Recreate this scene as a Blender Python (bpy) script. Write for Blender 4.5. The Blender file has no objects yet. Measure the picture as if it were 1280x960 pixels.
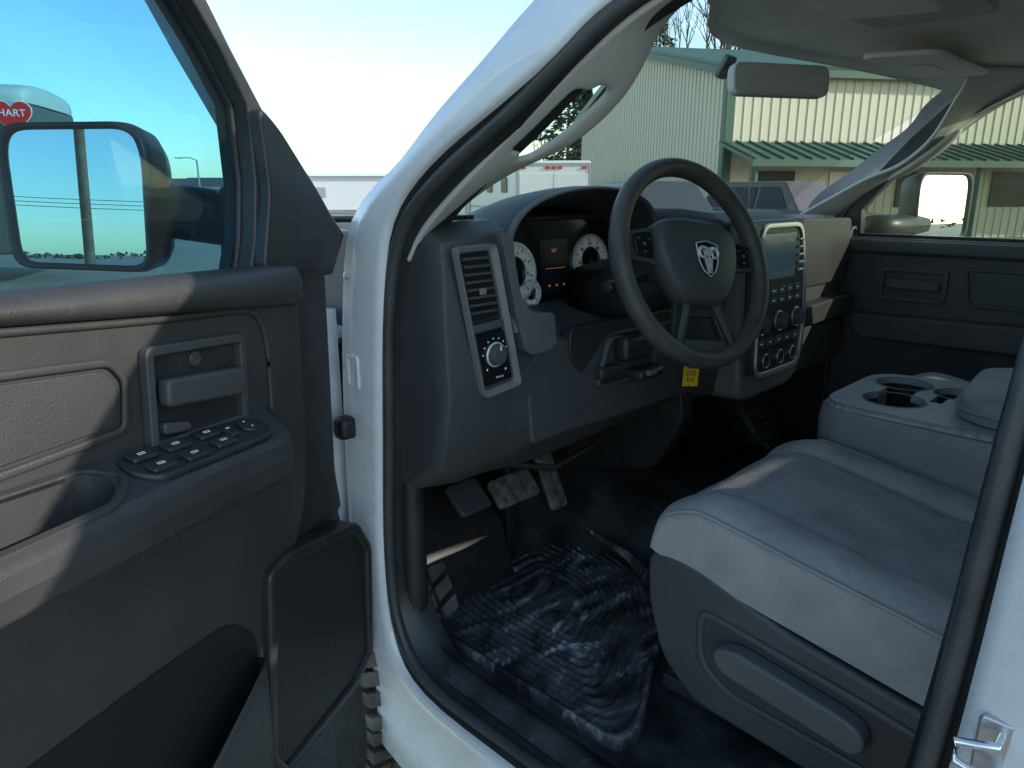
import bpy,bmesh,math,random
from mathutils import Vector,Matrix
random.seed(4)
scn=bpy.context.scene
COL=bpy.context.collection
V=Vector
# ------------------------------------------------------------ materials
def mat(name,col,rough=.5,metal=0,bump=0,bscale=300,var=0,vscale=8,coat=0,kind='noise',col2=None,spec=.5,big=0,bigscale=14,dust=0):
    m=bpy.data.materials.new(name);m.use_nodes=True;nt=m.node_tree;b=nt.nodes['Principled BSDF']
    b.inputs['Base Color'].default_value=(*col,1);b.inputs['Roughness'].default_value=rough;b.inputs['Metallic'].default_value=metal
    b.inputs['Coat Weight'].default_value=coat;b.inputs['Specular IOR Level'].default_value=spec
    tc=nt.nodes.new('ShaderNodeTexCoord');colout=None
    if var>0:
        n=nt.nodes.new('ShaderNodeTexNoise');n.inputs['Scale'].default_value=vscale;n.inputs['Detail'].default_value=6
        nt.links.new(tc.outputs['Object'],n.inputs['Vector'])
        r=nt.nodes.new('ShaderNodeValToRGB');c2=col2 or tuple(min(1,c*(1+var)) for c in col);c1=col if col2 else tuple(c*(1-var) for c in col)
        r.color_ramp.elements[0].color=(*c1,1);r.color_ramp.elements[1].color=(*c2,1);r.color_ramp.elements[0].position=.35;r.color_ramp.elements[1].position=.68
        nt.links.new(n.outputs['Fac'],r.inputs['Fac']);nt.links.new(r.outputs['Color'],b.inputs['Base Color']);colout=r.outputs['Color']
        mr=nt.nodes.new('ShaderNodeMapRange');mr.inputs['To Min'].default_value=max(0,rough-.1);mr.inputs['To Max'].default_value=min(1,rough+.1)
        nt.links.new(n.outputs['Fac'],mr.inputs['Value']);nt.links.new(mr.outputs['Result'],b.inputs['Roughness'])
    if dust>0 and colout:
        nd=nt.nodes.new('ShaderNodeTexNoise');nd.inputs['Scale'].default_value=38;nd.inputs['Detail'].default_value=9;nd.inputs['Roughness'].default_value=.75
        nt.links.new(tc.outputs['Object'],nd.inputs['Vector'])
        rd=nt.nodes.new('ShaderNodeMapRange');rd.inputs['From Min'].default_value=.58;rd.inputs['From Max'].default_value=.74;rd.inputs['To Min'].default_value=0;rd.inputs['To Max'].default_value=dust
        nt.links.new(nd.outputs['Fac'],rd.inputs['Value'])
        mx=nt.nodes.new('ShaderNodeMixRGB');mx.inputs[2].default_value=(.30,.28,.25,1)
        nt.links.new(rd.outputs['Result'],mx.inputs[0]);nt.links.new(colout,mx.inputs[1]);nt.links.new(mx.outputs[0],b.inputs['Base Color'])
    last=None
    if big>0:
        n3=nt.nodes.new('ShaderNodeTexNoise');n3.inputs['Scale'].default_value=bigscale;n3.inputs['Detail'].default_value=2;n3.inputs['Distortion'].default_value=1.2
        nt.links.new(tc.outputs['Object'],n3.inputs['Vector'])
        b3=nt.nodes.new('ShaderNodeBump');b3.inputs['Strength'].default_value=big;b3.inputs['Distance'].default_value=.012
        nt.links.new(n3.outputs['Fac'],b3.inputs['Height']);last=b3
        nt.links.new(b3.outputs['Normal'],b.inputs['Normal'])
    if bump>0:
        if kind=='noise':
            n2=nt.nodes.new('ShaderNodeTexNoise');n2.inputs['Scale'].default_value=bscale;n2.inputs['Detail'].default_value=3;o=n2.outputs['Fac']
        else:
            n2=nt.nodes.new('ShaderNodeTexVoronoi');n2.inputs['Scale'].default_value=bscale;o=n2.outputs['Distance']
        nt.links.new(tc.outputs['Object'],n2.inputs['Vector'])
        bp=nt.nodes.new('ShaderNodeBump');bp.inputs['Strength'].default_value=bump;bp.inputs['Distance'].default_value=.0015
        if last:nt.links.new(last.outputs['Normal'],bp.inputs['Normal'])
        nt.links.new(o,bp.inputs['Height']);nt.links.new(bp.outputs['Normal'],b.inputs['Normal'])
    return m
def emis(m,s,col=None):
    b=m.node_tree.nodes['Principled BSDF'];b.inputs['Emission Strength'].default_value=s
    b.inputs['Emission Color'].default_value=(*(col or (1,1,1)),1);return m
def glass(name,tint,gl=.06,dif=.03):
    m=bpy.data.materials.new(name);m.use_nodes=True;nt=m.node_tree;nt.nodes.clear()
    o=nt.nodes.new('ShaderNodeOutputMaterial');t=nt.nodes.new('ShaderNodeBsdfTransparent');t.inputs[0].default_value=(*tint,1)
    g=nt.nodes.new('ShaderNodeBsdfGlossy');g.inputs['Roughness'].default_value=.02;g.inputs['Color'].default_value=(1,1,1,1)
    d=nt.nodes.new('ShaderNodeBsdfDiffuse');d.inputs[0].default_value=(.75,.73,.60,1)  # warm diffuse share puts a glare haze into the glass colour
    x=nt.nodes.new('ShaderNodeMixShader');x.inputs[0].default_value=gl
    x2=nt.nodes.new('ShaderNodeMixShader');x2.inputs[0].default_value=dif
    nt.links.new(t.outputs[0],x.inputs[1]);nt.links.new(g.outputs[0],x.inputs[2])
    nt.links.new(x.outputs[0],x2.inputs[1]);nt.links.new(d.outputs[0],x2.inputs[2]);nt.links.new(x2.outputs[0],o.inputs[0]);return m
DARK=mat('dark_grained_plastic',(.066,.067,.070),.5,bump=.2,bscale=600,kind='v',var=.12,vscale=5,dust=.10)
DOORP=mat('door_grained_plastic',(.046,.045,.045),.47,bump=.22,bscale=600,kind='v',var=.16,vscale=6,dust=.14)
BLK=mat('black_plastic',(.030,.030,.031),.4,var=.2,vscale=20,dust=.06)
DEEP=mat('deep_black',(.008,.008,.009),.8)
GLOSSB=mat('glossy_black',(.01,.01,.012),.12)
GREYP=mat('grey_plastic',(.21,.212,.22),.42,bump=.15,bscale=600,kind='v',var=.08,vscale=7)
MGREY=mat('mid_grey_plastic',(.14,.142,.148),.45,bump=.15,bscale=600,kind='v',var=.08,vscale=7,dust=.08)
DGREY=mat('slate_plastic',(.090,.092,.098),.5,bump=.2,bscale=550,kind='v',var=.1,vscale=7,dust=.10)
SILV=mat('satin_silver',(.6,.6,.6),.3,metal=.8)
CHR=mat('chrome',(.85,.85,.87),.12,metal=1)
EMB=mat('emblem_silver',(.80,.80,.82),.3,metal=.35)
TRIM=mat('grey_beige_trim',(.56,.55,.53),.75,bump=.2,bscale=700,var=.06)
HEAD=mat('headliner_cloth',(.80,.78,.70),.95,bump=.3,bscale=900,var=.05)
PAINT=mat('white_paint',(.76,.77,.79),.28,coat=.6,var=.04,vscale=14,dust=.12)
RUB=mat('black_rubber',(.020,.020,.022),.45,var=.3,vscale=30)
SEALM=mat('grey_seal_rubber',(.060,.061,.064),.42,var=.2,vscale=12)
VINYL=mat('black_vinyl_floor',(.050,.050,.052),.33,bump=.4,bscale=160,var=.6,vscale=9,big=.5,bigscale=7,dust=.5)
LEATH=mat('wheel_leather',(.085,.078,.072),.42,bump=.35,bscale=600,kind='v',var=.2,vscale=20)
SEATS=mat('seat_cloth_side',(.43,.42,.41),.95,bump=.6,bscale=900,var=.14,vscale=10,big=.8,bigscale=9)
SEATC=mat('seat_cloth_center',(.35,.345,.345),.95,bump=.9,bscale=300,kind='v',var=.14,vscale=12,big=.6,bigscale=7)
WHT=emis(mat('white_print',(.85,.85,.85),.5),.05)
RED=mat('red_paint',(.6,.02,.02),.4)
TYRE=mat('tyre_rubber',(.055,.050,.047),.85,var=.5,vscale=12,bump=.3,bscale=90,col2=(.20,.18,.16))
GLW=glass('windshield_glass',(.82,.86,.78),.05,.06)
GLD=glass('tinted_door_glass',(.40,.64,.74),.04,.008)
GLP=glass('side_glass',(.80,.84,.77),.05,.05)
GLR=glass('privacy_glass',(.12,.13,.13),.06,.01)
MIRR=mat('mirror_glass',(.74,.84,.90),.0,metal=1)
MIRI=mat('inside_mirror_glass',(.68,.68,.62),.4,metal=.4)
# ------------------------------------------------------------ helpers
def thing(name,loc,label,cat,group=None):
    o=bpy.data.objects.new(name,None);o.location=loc;o.empty_display_size=.2;COL.objects.link(o)
    o['label']=label;o['category']=cat
    if group:o['group']=group
    return o
def setp(o,p):
    if p is None: return
    o.parent=p
    if p.type=='EMPTY': o.matrix_parent_inverse=Matrix.Translation(p.location).inverted()
def mk(name,vs,fs,m,par=None,smooth=True,bevel=0,sub=0,solid=0,seg=2,label=None):
    me=bpy.data.meshes.new(name);me.from_pydata([tuple(v) for v in vs],[],fs);me.update()
    bm=bmesh.new();bm.from_mesh(me);bmesh.ops.recalc_face_normals(bm,faces=bm.faces);bm.to_mesh(me);bm.free()
    o=bpy.data.objects.new(name,me);COL.objects.link(o)
    if isinstance(m,(list,tuple)):
        for q in m: me.materials.append(q)
    elif m: me.materials.append(m)
    if smooth:
        for p in me.polygons:p.use_smooth=True
    if solid:
        md=o.modifiers.new('s','SOLIDIFY');md.thickness=solid;md.offset=0
    if bevel:
        md=o.modifiers.new('b','BEVEL');md.width=bevel;md.segments=seg;md.limit_method='ANGLE';md.angle_limit=math.radians(38)
    if sub:
        md=o.modifiers.new('u','SUBSURF');md.levels=sub;md.render_levels=sub
    if smooth and not sub:
        md=o.modifiers.new('w','WEIGHTED_NORMAL');md.keep_sharp=True
    if label:o['label']=label
    setp(o,par);return o
def rnd(pts,r,n=4):
    out=[];N=len(pts)
    for i in range(N):
        a=V(pts[i-1]);b=V(pts[i]);c=V(pts[(i+1)%N])
        d1=min(r,(a-b).length*.48);d2=min(r,(c-b).length*.48)
        p=b+(a-b).normalized()*d1;q=b+(c-b).normalized()*d2
        for k in range(n+1):
            t=k/n;out.append(tuple(p*(1-t)**2+b*2*t*(1-t)+q*t*t))
    return out
def frame(o,X,Y,Z):
    o,X,Y,Z=V(o),V(X),V(Y),V(Z)
    return lambda a,b,c=0:o+X*a+Y*b+Z*c
FYZ=lambda x0:frame((x0,0,0),(0,1,0),(0,0,1),(-1,0,0))
FXZ=lambda y0:frame((0,y0,0),(1,0,0),(0,0,1),(0,-1,0))
FXY=lambda z0:frame((0,0,z0),(1,0,0),(0,1,0),(0,0,1))
def plate(name,F,pts,c0,c1,m,par=None,r=0,bevel=.003,**k):
    if r: pts=rnd(pts,r)
    n=len(pts);vs=[F(a,b,c0) for a,b in pts]+[F(a,b,c1) for a,b in pts]
    fs=[tuple(range(n))[::-1],tuple(range(n,2*n))]+[(i,(i+1)%n,n+(i+1)%n,n+i) for i in range(n)]
    return mk(name,vs,fs,m,par,bevel=bevel,**k)
def ring(name,F,outer,inner,c0,c1,m,par=None,bevel=.002,c2=None,**k):
    n=len(outer);c2=c1 if c2 is None else c2
    vs=[F(a,b,c0) for a,b in outer]+[F(a,b,c1) for a,b in outer]+[F(a,b,c2) for a,b in inner]+[F(a,b,c0) for a,b in inner]
    fs=[]
    for i in range(n):
        j=(i+1)%n
        for L in range(4):
            M_=(L+1)%4;fs.append((L*n+i,L*n+j,M_*n+j,M_*n+i))
    return mk(name,vs,fs,m,par,bevel=bevel,**k)
def inset(pts,d):
    cx=sum(p[0] for p in pts)/len(pts);cy=sum(p[1] for p in pts)/len(pts);N=len(pts);out=[]
    for i in range(N):
        a=V(pts[i-1]);b=V(pts[i]);c=V(pts[(i+1)%N])
        n1=V((-(b-a).y,(b-a).x)).normalized();n2=V((-(c-b).y,(c-b).x)).normalized()
        if n1.dot(V((cx,cy))-b)<0 and n2.dot(V((cx,cy))-b)<0: n1=-n1;n2=-n2
        w=n1+n2
        if w.length<1e-6:w=n1
        w.normalize();s=d/max(.4,w.dot(n1));out.append((b.x+w.x*s,b.y+w.y*s))
    return out
def rring(name,F,pts,r,w,c0,c1,m,par=None,**k):
    i=inset(pts,w);return ring(name,F,rnd(pts,r),rnd(i,max(.002,r-w)),c0,c1,m,par,**k)
def loft(name,secs,m,par=None,closed=False,caps=False,**k):
    n=len(secs[0]);vs=[p for s in secs for p in s];fs=[]
    for i in range(len(secs)-1):
        for j in range(n if closed else n-1):
            q=(j+1)%n;fs.append((i*n+j,i*n+q,(i+1)*n+q,(i+1)*n+j))
    if caps:
        fs.append(tuple(range(n)));fs.append(tuple(range((len(secs)-1)*n,len(secs)*n)))
    return mk(name,vs,fs,m,par,**k)
def crom(P,n=4,closed=False):
    P=[V(p) for p in P];N=len(P);out=[]
    for i in range(N if closed else N-1):
        g=lambda k:P[k%N] if closed else P[max(0,min(N-1,k))]
        a,b,c,d=g(i-1),g(i),g(i+1),g(i+2)
        for k in range(n):
            t=k/n;out.append(.5*((2*b)+(c-a)*t+(2*a-5*b+4*c-d)*t*t+(3*b-a-3*c+d)*t**3))
    if not closed: out.append(P[-1])
    return out
def tube(name,P,r,m,par=None,n=10,closed=False,flat=1,up=(0,0,1),**k):
    P=[V(p) for p in P];N=len(P);secs=[];up=V(up)
    for i in range(N):
        if closed:t=P[(i+1)%N]-P[i-1]
        else:t=P[min(N-1,i+1)]-P[max(0,i-1)]
        t.normalize();s=t.cross(up)
        if s.length<1e-3:s=t.cross(V((1,0,0)))
        s.normalize();w=s.cross(t);rr=r[i] if isinstance(r,(list,tuple)) else r
        secs.append([P[i]+s*math.cos(a)*rr*flat+w*math.sin(a)*rr for a in [2*math.pi*j/n for j in range(n)]])
    if closed:secs.append(secs[0])
    return loft(name,secs,m,par,closed=True,caps=not closed,**k)
def box(name,c,s,m,par=None,R=None,bevel=.004,**k):
    R=R or Matrix.Identity(3);c=V(c)
    vs=[c+R@V((x*s[0]/2,y*s[1]/2,z*s[2]/2)) for x in(-1,1) for y in(-1,1) for z in(-1,1)]
    fs=[(0,1,3,2),(4,6,7,5),(0,4,5,1),(2,3,7,6),(0,2,6,4),(1,5,7,3)]
    return mk(name,vs,fs,m,par,bevel=bevel,**k)
def disc(name,F,ca,cb,r,c0,c1,m,par=None,n=32,r2=None,**k):
    r2=r if r2 is None else r2
    vs=[F(ca+r*math.cos(t),cb+r*math.sin(t),c0) for t in [2*math.pi*i/n for i in range(n)]]+[F(ca+r2*math.cos(t),cb+r2*math.sin(t),c1) for t in [2*math.pi*i/n for i in range(n)]]
    fs=[tuple(range(n)),tuple(range(n,2*n))]+[(i,(i+1)%n,n+(i+1)%n,n+i) for i in range(n)]
    return mk(name,vs,fs,m,par,bevel=k.pop('bevel',.0015),**k)
def circ(ca,cb,r,n=32):return [(ca+r*math.cos(2*math.pi*i/n),cb+r*math.sin(2*math.pi*i/n)) for i in range(n)]
def boxes(name,F,L,c0,c1,m,par=None,**k):
    vs=[];fs=[]
    for pts in L:
        n=len(pts);b=len(vs);vs+=[F(a,bb,c0) for a,bb in pts]+[F(a,bb,c1) for a,bb in pts]
        fs+=[tuple(b+i for i in range(n)),tuple(b+n+i for i in range(n))]+[(b+i,b+(i+1)%n,b+n+(i+1)%n,b+n+i) for i in range(n)]
    return mk(name,vs,fs,m,par,smooth=False,**k)
def rect(x0,y0,x1,y1):return [(x0,y0),(x1,y0),(x1,y1),(x0,y1)]
def text(name,s,F,a,b,size,c,m,par=None,ext=.0004,align='CENTER'):
    cu=bpy.data.curves.new(name,'FONT');cu.body=s;cu.size=size;cu.extrude=ext;cu.align_x=align;cu.align_y='CENTER'
    t=bpy.data.objects.new(name,cu);COL.objects.link(t)
    bpy.context.view_layer.update()
    me=bpy.data.meshes.new_from_object(t.evaluated_get(bpy.context.evaluated_depsgraph_get()))
    bpy.data.objects.remove(t)
    for v in me.vertices: v.co=F(a+v.co.x,b+v.co.y,c+v.co.z)
    o=bpy.data.objects.new(name,me);me.materials.clear();me.materials.append(m);COL.objects.link(o);setp(o,par);return o
def cut(o,cs,rm=True):
    for c in cs:
        md=o.modifiers.new('c','BOOLEAN');md.object=c;md.operation='DIFFERENCE';md.solver='EXACT'
    bpy.context.view_layer.update()
    me=bpy.data.meshes.new_from_object(o.evaluated_get(bpy.context.evaluated_depsgraph_get()))
    o.modifiers.clear();o.data=me
    if rm:
        for c in cs: bpy.data.objects.remove(c)
    return o
def mirx(v):return V((3.44-v[0],v[1],v[2]))
def sub_empty(name,loc):
    e=bpy.data.objects.new(name,None);COL.objects.link(e);e.location=loc;setp(e,T);inv=Matrix.Translation(V(loc)).inverted()
    def f(o):
        o.parent=e;o.matrix_parent_inverse=inv;return o
    return e,f

# ============================================================ TRUCK
T=thing('pickup_truck',(1.72,0,0),'white crew cab pickup truck, driver door wide open, on gravel','truck')
st=[((.85,.45,1.92),(.89,.42,1.84),(.91,.40,1.82)),((.82,.62,1.84),(.855,.52,1.80),(.875,.50,1.775)),((.80,.756,1.756),(.80,.64,1.728),(.84,.605,1.728)),
((.76,.823,1.68),(.78,.70,1.678),(.82,.67,1.685)),((.745,.91,1.615),(.76,.78,1.625),(.80,.79,1.59)),((.735,.99,1.55),(.74,.93,1.538),(.78,.907,1.505)),
((.72,1.12,1.45),(.73,1.02,1.447),(.77,.991,1.433)),((.72,1.17,1.27),(.73,1.056,1.308),(.77,1.056,1.303)),((.72,1.19,1.0),(.73,1.082,1.05),(.77,1.07,1.05)),
((.72,1.19,.76),(.73,1.095,.793),(.77,1.09,.80)),((.715,1.18,.52),(.73,1.075,.62),(.77,1.06,.66)),((.70,1.08,.38),(.725,.973,.545),(.77,.96,.58)),
((.69,.7,.36),(.715,.69,.55),(.775,.70,.575)),((.69,.35,.36),(.715,.35,.55),(.775,.37,.575)),((.70,.06,.36),(.72,.18,.56),(.775,.23,.59)),
((.71,.02,.6),(.73,.135,.63),(.775,.185,.65)),((.71,.01,1.0),(.735,.11,1.0),(.775,.150,1.0)),((.72,0,1.38),(.755,.095,1.38),(.79,.128,1.38)),((.86,0,1.93),(.89,.07,1.84),(.91,.10,1.82))]
Oc=crom([s[0] for s in st],4,True);Wc=crom([s[1] for s in st],4,True);Sc=crom([s[2] for s in st],4,True)
def opening(mir):
    f=mirx if mir else (lambda v:v)
    n=len(Oc);mid=[(Oc[i]*.55+Wc[i]*.45)+V((-.008,0,0)) for i in range(n)];m2=[Wc[i]*.85+Oc[i]*.15+V((-.004,0,0)) for i in range(n)]
    c=V((.75,.6,1.1));out=[p+V((.05,0,0))+(p-c).normalized()*.02 for p in Oc]
    S2=[p+V((.06,0,0)) for p in Sc]
    secs=[[f(p) for p in (out[i%n],Oc[i%n],mid[i%n],m2[i%n],Wc[i%n],Wc[i%n]+V((.02,0,0)))] for i in range(n+1)]
    loft('door_frame',secs,PAINT,T,bevel=0)
    tube('door_seal',[f(Wc[i]*.5+Sc[i]*.5+V((-.004,0,0))) for i in range(n)],.0115,TRIM if mir else SEALM,T,closed=True,up=(1,0,0),n=8)
    secs=[[f(p) for p in (Wc[i%n]+V((.008,0,0)),Sc[i%n]+V((.006,0,0)),S2[i%n])] for i in range(n+1)]
    loft('door_jamb_lining',secs,TRIM if mir else BLK,T)
opening(False);opening(True)
Fp=frame((.722,0,0),(0,1,0),(0,0,1),(-1,0,0))
rring('door_check_bracket',Fp,[(1.120,1.14),(1.160,1.14),(1.160,1.205),(1.120,1.205)],.008,.009,0,.008,PAINT,T)
box('door_wiring_boot',(.705,1.160,1.06),(.04,.04,.045),RUB,T,bevel=.012)
box('door_hinge',(.70,1.18,.66),(.05,.06,.06),PAINT,T,bevel=.01)
tube('door_striker',[V((.735,.075,1.01)),V((.700,.075,1.01)),V((.697,.105,1.0)),V((.697,.105,.98)),V((.700,.075,.97)),V((.735,.075,.97))],.0045,CHR,T)
plate('striker_plate',FYZ(.722),rect(.045,.955,.095,1.025),-.004,.004,SILV,T,r=.008)
for z in (.75,1.0,1.35): disc('bolt',FYZ(.722),1.15,z,.007,0,.005,SILV,T,n=6)
tube('radio_antenna',[(2.64,1.36,1.30),(2.64,1.37,1.66)],[.003,.002],BLK,T,n=6)
def side(f,x0):
    plate('rear_door_skin',lambda a,b,c=0:f(V((x0+.03-c,a,b))),[(.0,.38),(-.02,1.36),(-.95,1.38),(-1.0,.9),(-.8,.4)],0,.03,PAINT,T,r=.04)
    plate('rear_window_frame',lambda a,b,c=0:f(V((x0+.035-c*1+ (b-1.36)*.28,a,b))),[(.0,1.36),(.0,1.90),(-.06,1.90),(-.1,1.40)],0,.02,BLK,T)
    plate('cab_corner_panel',lambda a,b,c=0:f(V((x0+.035-c+(max(b,1.36)-1.36)*.28,a,b))),[(-.95,.9),(-.95,1.37),(-.88,1.80),(-.9,1.92),(-1.25,1.90),(-1.28,1.3),(-1.28,.5),(-1.0,.5)],0,.03,PAINT,T)
    plate('rear_side_glass',lambda a,b,c=0:f(V((x0+.04-c+(b-1.36)*.28,a,b))),[(-.08,1.37),(-.06,1.86),(-.88,1.85),(-.95,1.38)],0,.004,GLR,T,bevel=0)
    plate('front_fender',lambda a,b,c=0:f(V((x0+.01-c,a,b))),[(1.215,.45),(1.225,1.28),(2.5,1.2),(2.5,.7),(2.14,.62),(1.96,.9),(1.62,.98),(1.33,.88),(1.22,.62),(1.215,.5)],-.03,.012,PAINT,T)
    plate('bed_side',lambda a,b,c=0:f(V((x0+.02-c,a,b))),[(-1.32,.55),(-1.32,1.32),(-3.2,1.34),(-3.2,.65)],-.04,.02,PAINT,T,r=.03)
side(lambda v:v,.70);side(mirx,.70)
secs=[]
for y,z in ((1.24,1.30),(1.55,1.32),(1.9,1.30),(2.4,1.22),(2.55,1.1)):
    secs.append([V((1.72+u*.99,y,z-.09*u**4)) for u in [i/8-1 for i in range(17)]])
loft('hood',secs,PAINT,T,solid=.02)
def rpt(u,y,dz=0):return V((1.72+u*.86,y,1.885-.085*abs(u)**3+dz-.03*max(0,y-.3)))
def hdr(u):return .64+.32*(1-u*u)-.12*math.exp(-((u+.52)/.30)**2)
US=[i/16-1 for i in range(33)]
secs=[[rpt(u,y) for u in US] for y in (-1.2,-.6,-.1,.3)]
secs.append([rpt(u,(hdr(u)+.3)/2) for u in US]);secs.append([rpt(u,hdr(u)) for u in US])
secs.append([rpt(u,hdr(u)+.02,-.02) for u in US])
loft('headliner',secs,HEAD,T)
secs=[[rpt(u*1.04,y,.05) for u in US] for y in (-1.25,-.6,-.1,.3)]
secs.append([rpt(u*1.04,(hdr(u)+.3)/2,.05) for u in US]);secs.append([rpt(u*1.04,hdr(u)+.02,.045) for u in US])
loft('roof',secs,PAINT,T,solid=.02)
RW=frame((0,-1.24,0),(1,0,0),(0,0,1),(0,-1,0))
plate('cab_rear_wall',RW,rect(.76,.5,2.68,1.40),0,.05,PAINT,T)
plate('rear_wall_sun_block',RW,rect(.80,1.68,2.64,1.88),0,.05,PAINT,T)  # unseen panel, added above a lowered rear window to keep sun off the seat
plate('rear_window',RW,rect(.80,1.405,2.64,1.675),0,.005,GLR,T,bevel=0)
S_=[(.77,1.03,1.38),(.772,.991,1.433),(.782,.907,1.505),(.802,.80,1.59),(.822,.68,1.68),(.842,.605,1.728),(.877,.50,1.775),(.91,.40,1.81)]
T_=[(.86,1.17,1.40),(.88,1.06,1.46),(.90,.91,1.54),(.925,.805,1.58),(.955,.72,1.650),(.985,.664,1.75),(1.03,.63,1.805),(1.08,.66,1.83)]
Sx=crom(S_,6);Tx=crom(T_,6)
def apillar(f,hole):
    n=len(Sx);rows=[0,.06,.20,.42,.64,.71,.86,.95,1.0];vs=[];fs=[];N=len(rows)
    for i in range(n):
        hk=max(0,math.sin(math.pi*min(1,max(0,(i-9)/19)))) if hole else 0
        for j,r in enumerate(rows):
            bb=.014*math.sin(math.pi*r)+ hk*.022*math.exp(-((r-.82)/.14)**2)
            p=Sx[i].lerp(Tx[i],r)+V((.7,-.7,-.1))*bb;vs.append(f(p))
    for i in range(n-1):
        for j in range(N-1):
            if hole and ((j==2 and 16<=i<=21) or (j==3 and 15<=i<=22)): continue
            fs.append((i*N+j,i*N+j+1,(i+1)*N+j+1,(i+1)*N+j))
    mk('pillar_trim',vs,fs,TRIM,T,solid=.012,sub=2)
    if not hole:
        hb=[Sx[i].lerp(Tx[i],.5)+V((.03,-.04,0)) for i in range(13,26)]
        tube('grab_handle',[f(p) for p in hb],[.010,.02,.026,.030,.032,.033,.033,.033,.032,.030,.026,.02,.010],TRIM,T,sub=1,up=(1,0,0),flat=.5)
apillar(lambda v:v,True);apillar(mirx,False)
secs=[]
for k in range(9):
    t=k/8;row=[]
    for i in range(17):
        u=i/8-1;b=V((1.72+u*.88,1.26+.30*(1-u*u),1.385));tp=V((1.72+u*.80,.655+.32*(1-u*u),1.845-.06*abs(u)**3))
        row.append(b.lerp(tp,t)+V((0,.03*math.sin(math.pi*t),.02*math.sin(math.pi*t))))
    secs.append(row)
loft('windshield',secs,GLW,T)
secs=[[V((1.72+u*.88,1.26+.30*(1-u*u)+d,1.395+e)) for u in [i/8-1 for i in range(17)]] for d,e in ((-.06,-.01),(.0,.01),(.25,-.04),(.3,-.1))]
loft('cowl',secs,BLK,T)
for sx in (-1,1):
    tube('wiper_arm',[(1.72+sx*.3,1.66,1.40),(1.72+sx*.3-.25,1.60,1.43),(1.72+sx*.3-.5,1.56,1.435)],.008,BLK,T)
for x,y in ((2.16,.66),(1.28,.53)):
    F=frame((x,y,1.820),(1,0,0),(0,.96,.06),(0,-.06,-1))
    plate('sun_visor',F,rect(-.22,-.10,.22,.09),0,.014,HEAD,T,r=.04,bevel=.006)
Fv=frame((2.16,.66,1.820),(1,0,0),(0,.96,.06),(0,-.06,-1))
plate('visor_label',Fv,rect(-.06,-.03,.06,.03),.0145,.0155,mat('paper_label',(.85,.83,.72),.7),T,bevel=0)
plate('map_lamp',frame((1.72,.55,1.868),(1,0,0),(0,1,0),(0,0,-1)),rect(-.1,-.12,.1,.12),0,.02,TRIM,T,r=.03)
Fm=frame((1.75,.85,1.755),(.862,-.507,0),(.05,.08,.99),(-.507,-.862,.08))
Rm=plate('rear_view_mirror',Fm,rect(-.13,-.038,.13,.036),-.02,.012,TRIM,T,r=.025,bevel=.006)
plate('mirror_glass',Fm,rect(-.123,-.031,.123,.029),.0125,.0135,MIRI,Rm,r=.02,bevel=0)
tube('mirror_stem',[(1.73,.99,1.80),(1.74,.93,1.785),(1.75,.87,1.76)],.009,MGREY,Rm)
plate('mirror_mount',frame((1.73,.99,1.80),(1,0,0),(0,-.5,.8),(0,-.8,-.5)),rect(-.022,-.03,.022,.03),0,.015,MGREY,Rm,r=.01)
# ============================================================ DASHBOARD
def prof(yf,zt,yk,zb,cl=False,z5=1.28):
    if cl:
        return [(1.5,1.37),(1.32,1.42),(1.16,1.45),(1.14,1.445),(1.13,1.43),(1.125,1.35),(1.115,1.265),(1.0,1.235),(yk,1.21),(yk-.005,1.12),(yk+.0,1.02),(yk+.07,zb),(1.4,zb)]
    return [(1.5,1.37),(1.32,1.42),(yf+.12,zt),(yf+.04,zt),(yf+.005,zt-.02),(yf,1.36),(yf,z5),(yf-.005,1.19),(yk,1.14),(yk+.01,1.08),(yk+.025,1.0),(yk+.09,zb),(1.4,zb)]
stn=[(.775,prof(.99,1.425,.97,.95)),(.79,prof(.955,1.435,.945,.945)),(.86,prof(.935,1.445,.93,.94)),(.925,prof(.94,1.45,.93,.94)),(.938,prof(.95,1.45,.93,.94)),
(1.02,prof(0,0,.93,.94,True)),(1.1,prof(0,0,.92,.945,True)),(1.3,prof(0,0,.91,.96,True)),(1.48,prof(0,0,.91,.97,True)),(1.525,prof(0,0,.90,.97,True)),
(1.55,prof(.93,1.46,.89,.97)),(1.60,prof(.88,1.45,.87,.96)),(1.95,prof(.88,1.45,.87,.96)),(1.99,prof(.94,1.44,.93,.95)),(2.03,prof(.955,1.435,.95,.93)),(2.3,prof(.96,1.43,.95,.93)),(2.55,prof(.965,1.42,.96,.95)),(2.66,prof(1.0,1.41,.99,.95))]
secs=[[V((x,y,z)) for y,z in p] for x,p in stn]
D=loft('dashboard',secs,DARK,T,caps=True,bevel=.008,seg=3)
arc=[(.948,1.245),(.948,1.30),(.953,1.36),(.968,1.41),(1.005,1.452),(1.08,1.485),(1.20,1.505),(1.33,1.504),(1.44,1.483),(1.505,1.437),(1.528,1.37),(1.535,1.27)]
ac=crom([(x,0,z) for x,z in arc],3);cc=V((1.25,0,1.34))
def hs(yf,sc,dz=0):
    return [V((cc.x+(p.x-cc.x)*sc,yf+ .015*((p.x-cc.x)/.27)**2*(0 if p.x<1.25 else 2) - (1.505-p.z)*(.22 if p.x<1.25 else .12),cc.z+(p.z-cc.z)*sc+dz)) for p in ac]
loft('gauge_hood',[hs(1.34,.8,-.06),hs(1.2,1.0,-.015),hs(1.06,1.03),hs(1.01,1.03),hs(.995,1.01),hs(1.0,.97),hs(1.12,.86,-.015)],DARK,D,sub=1)
loft('gauge_hood_trim',[hs(1.00,1.028),hs(.988,1.02),hs(.988,.985),hs(1.0,.975)],MGREY,D,sub=1)
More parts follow.
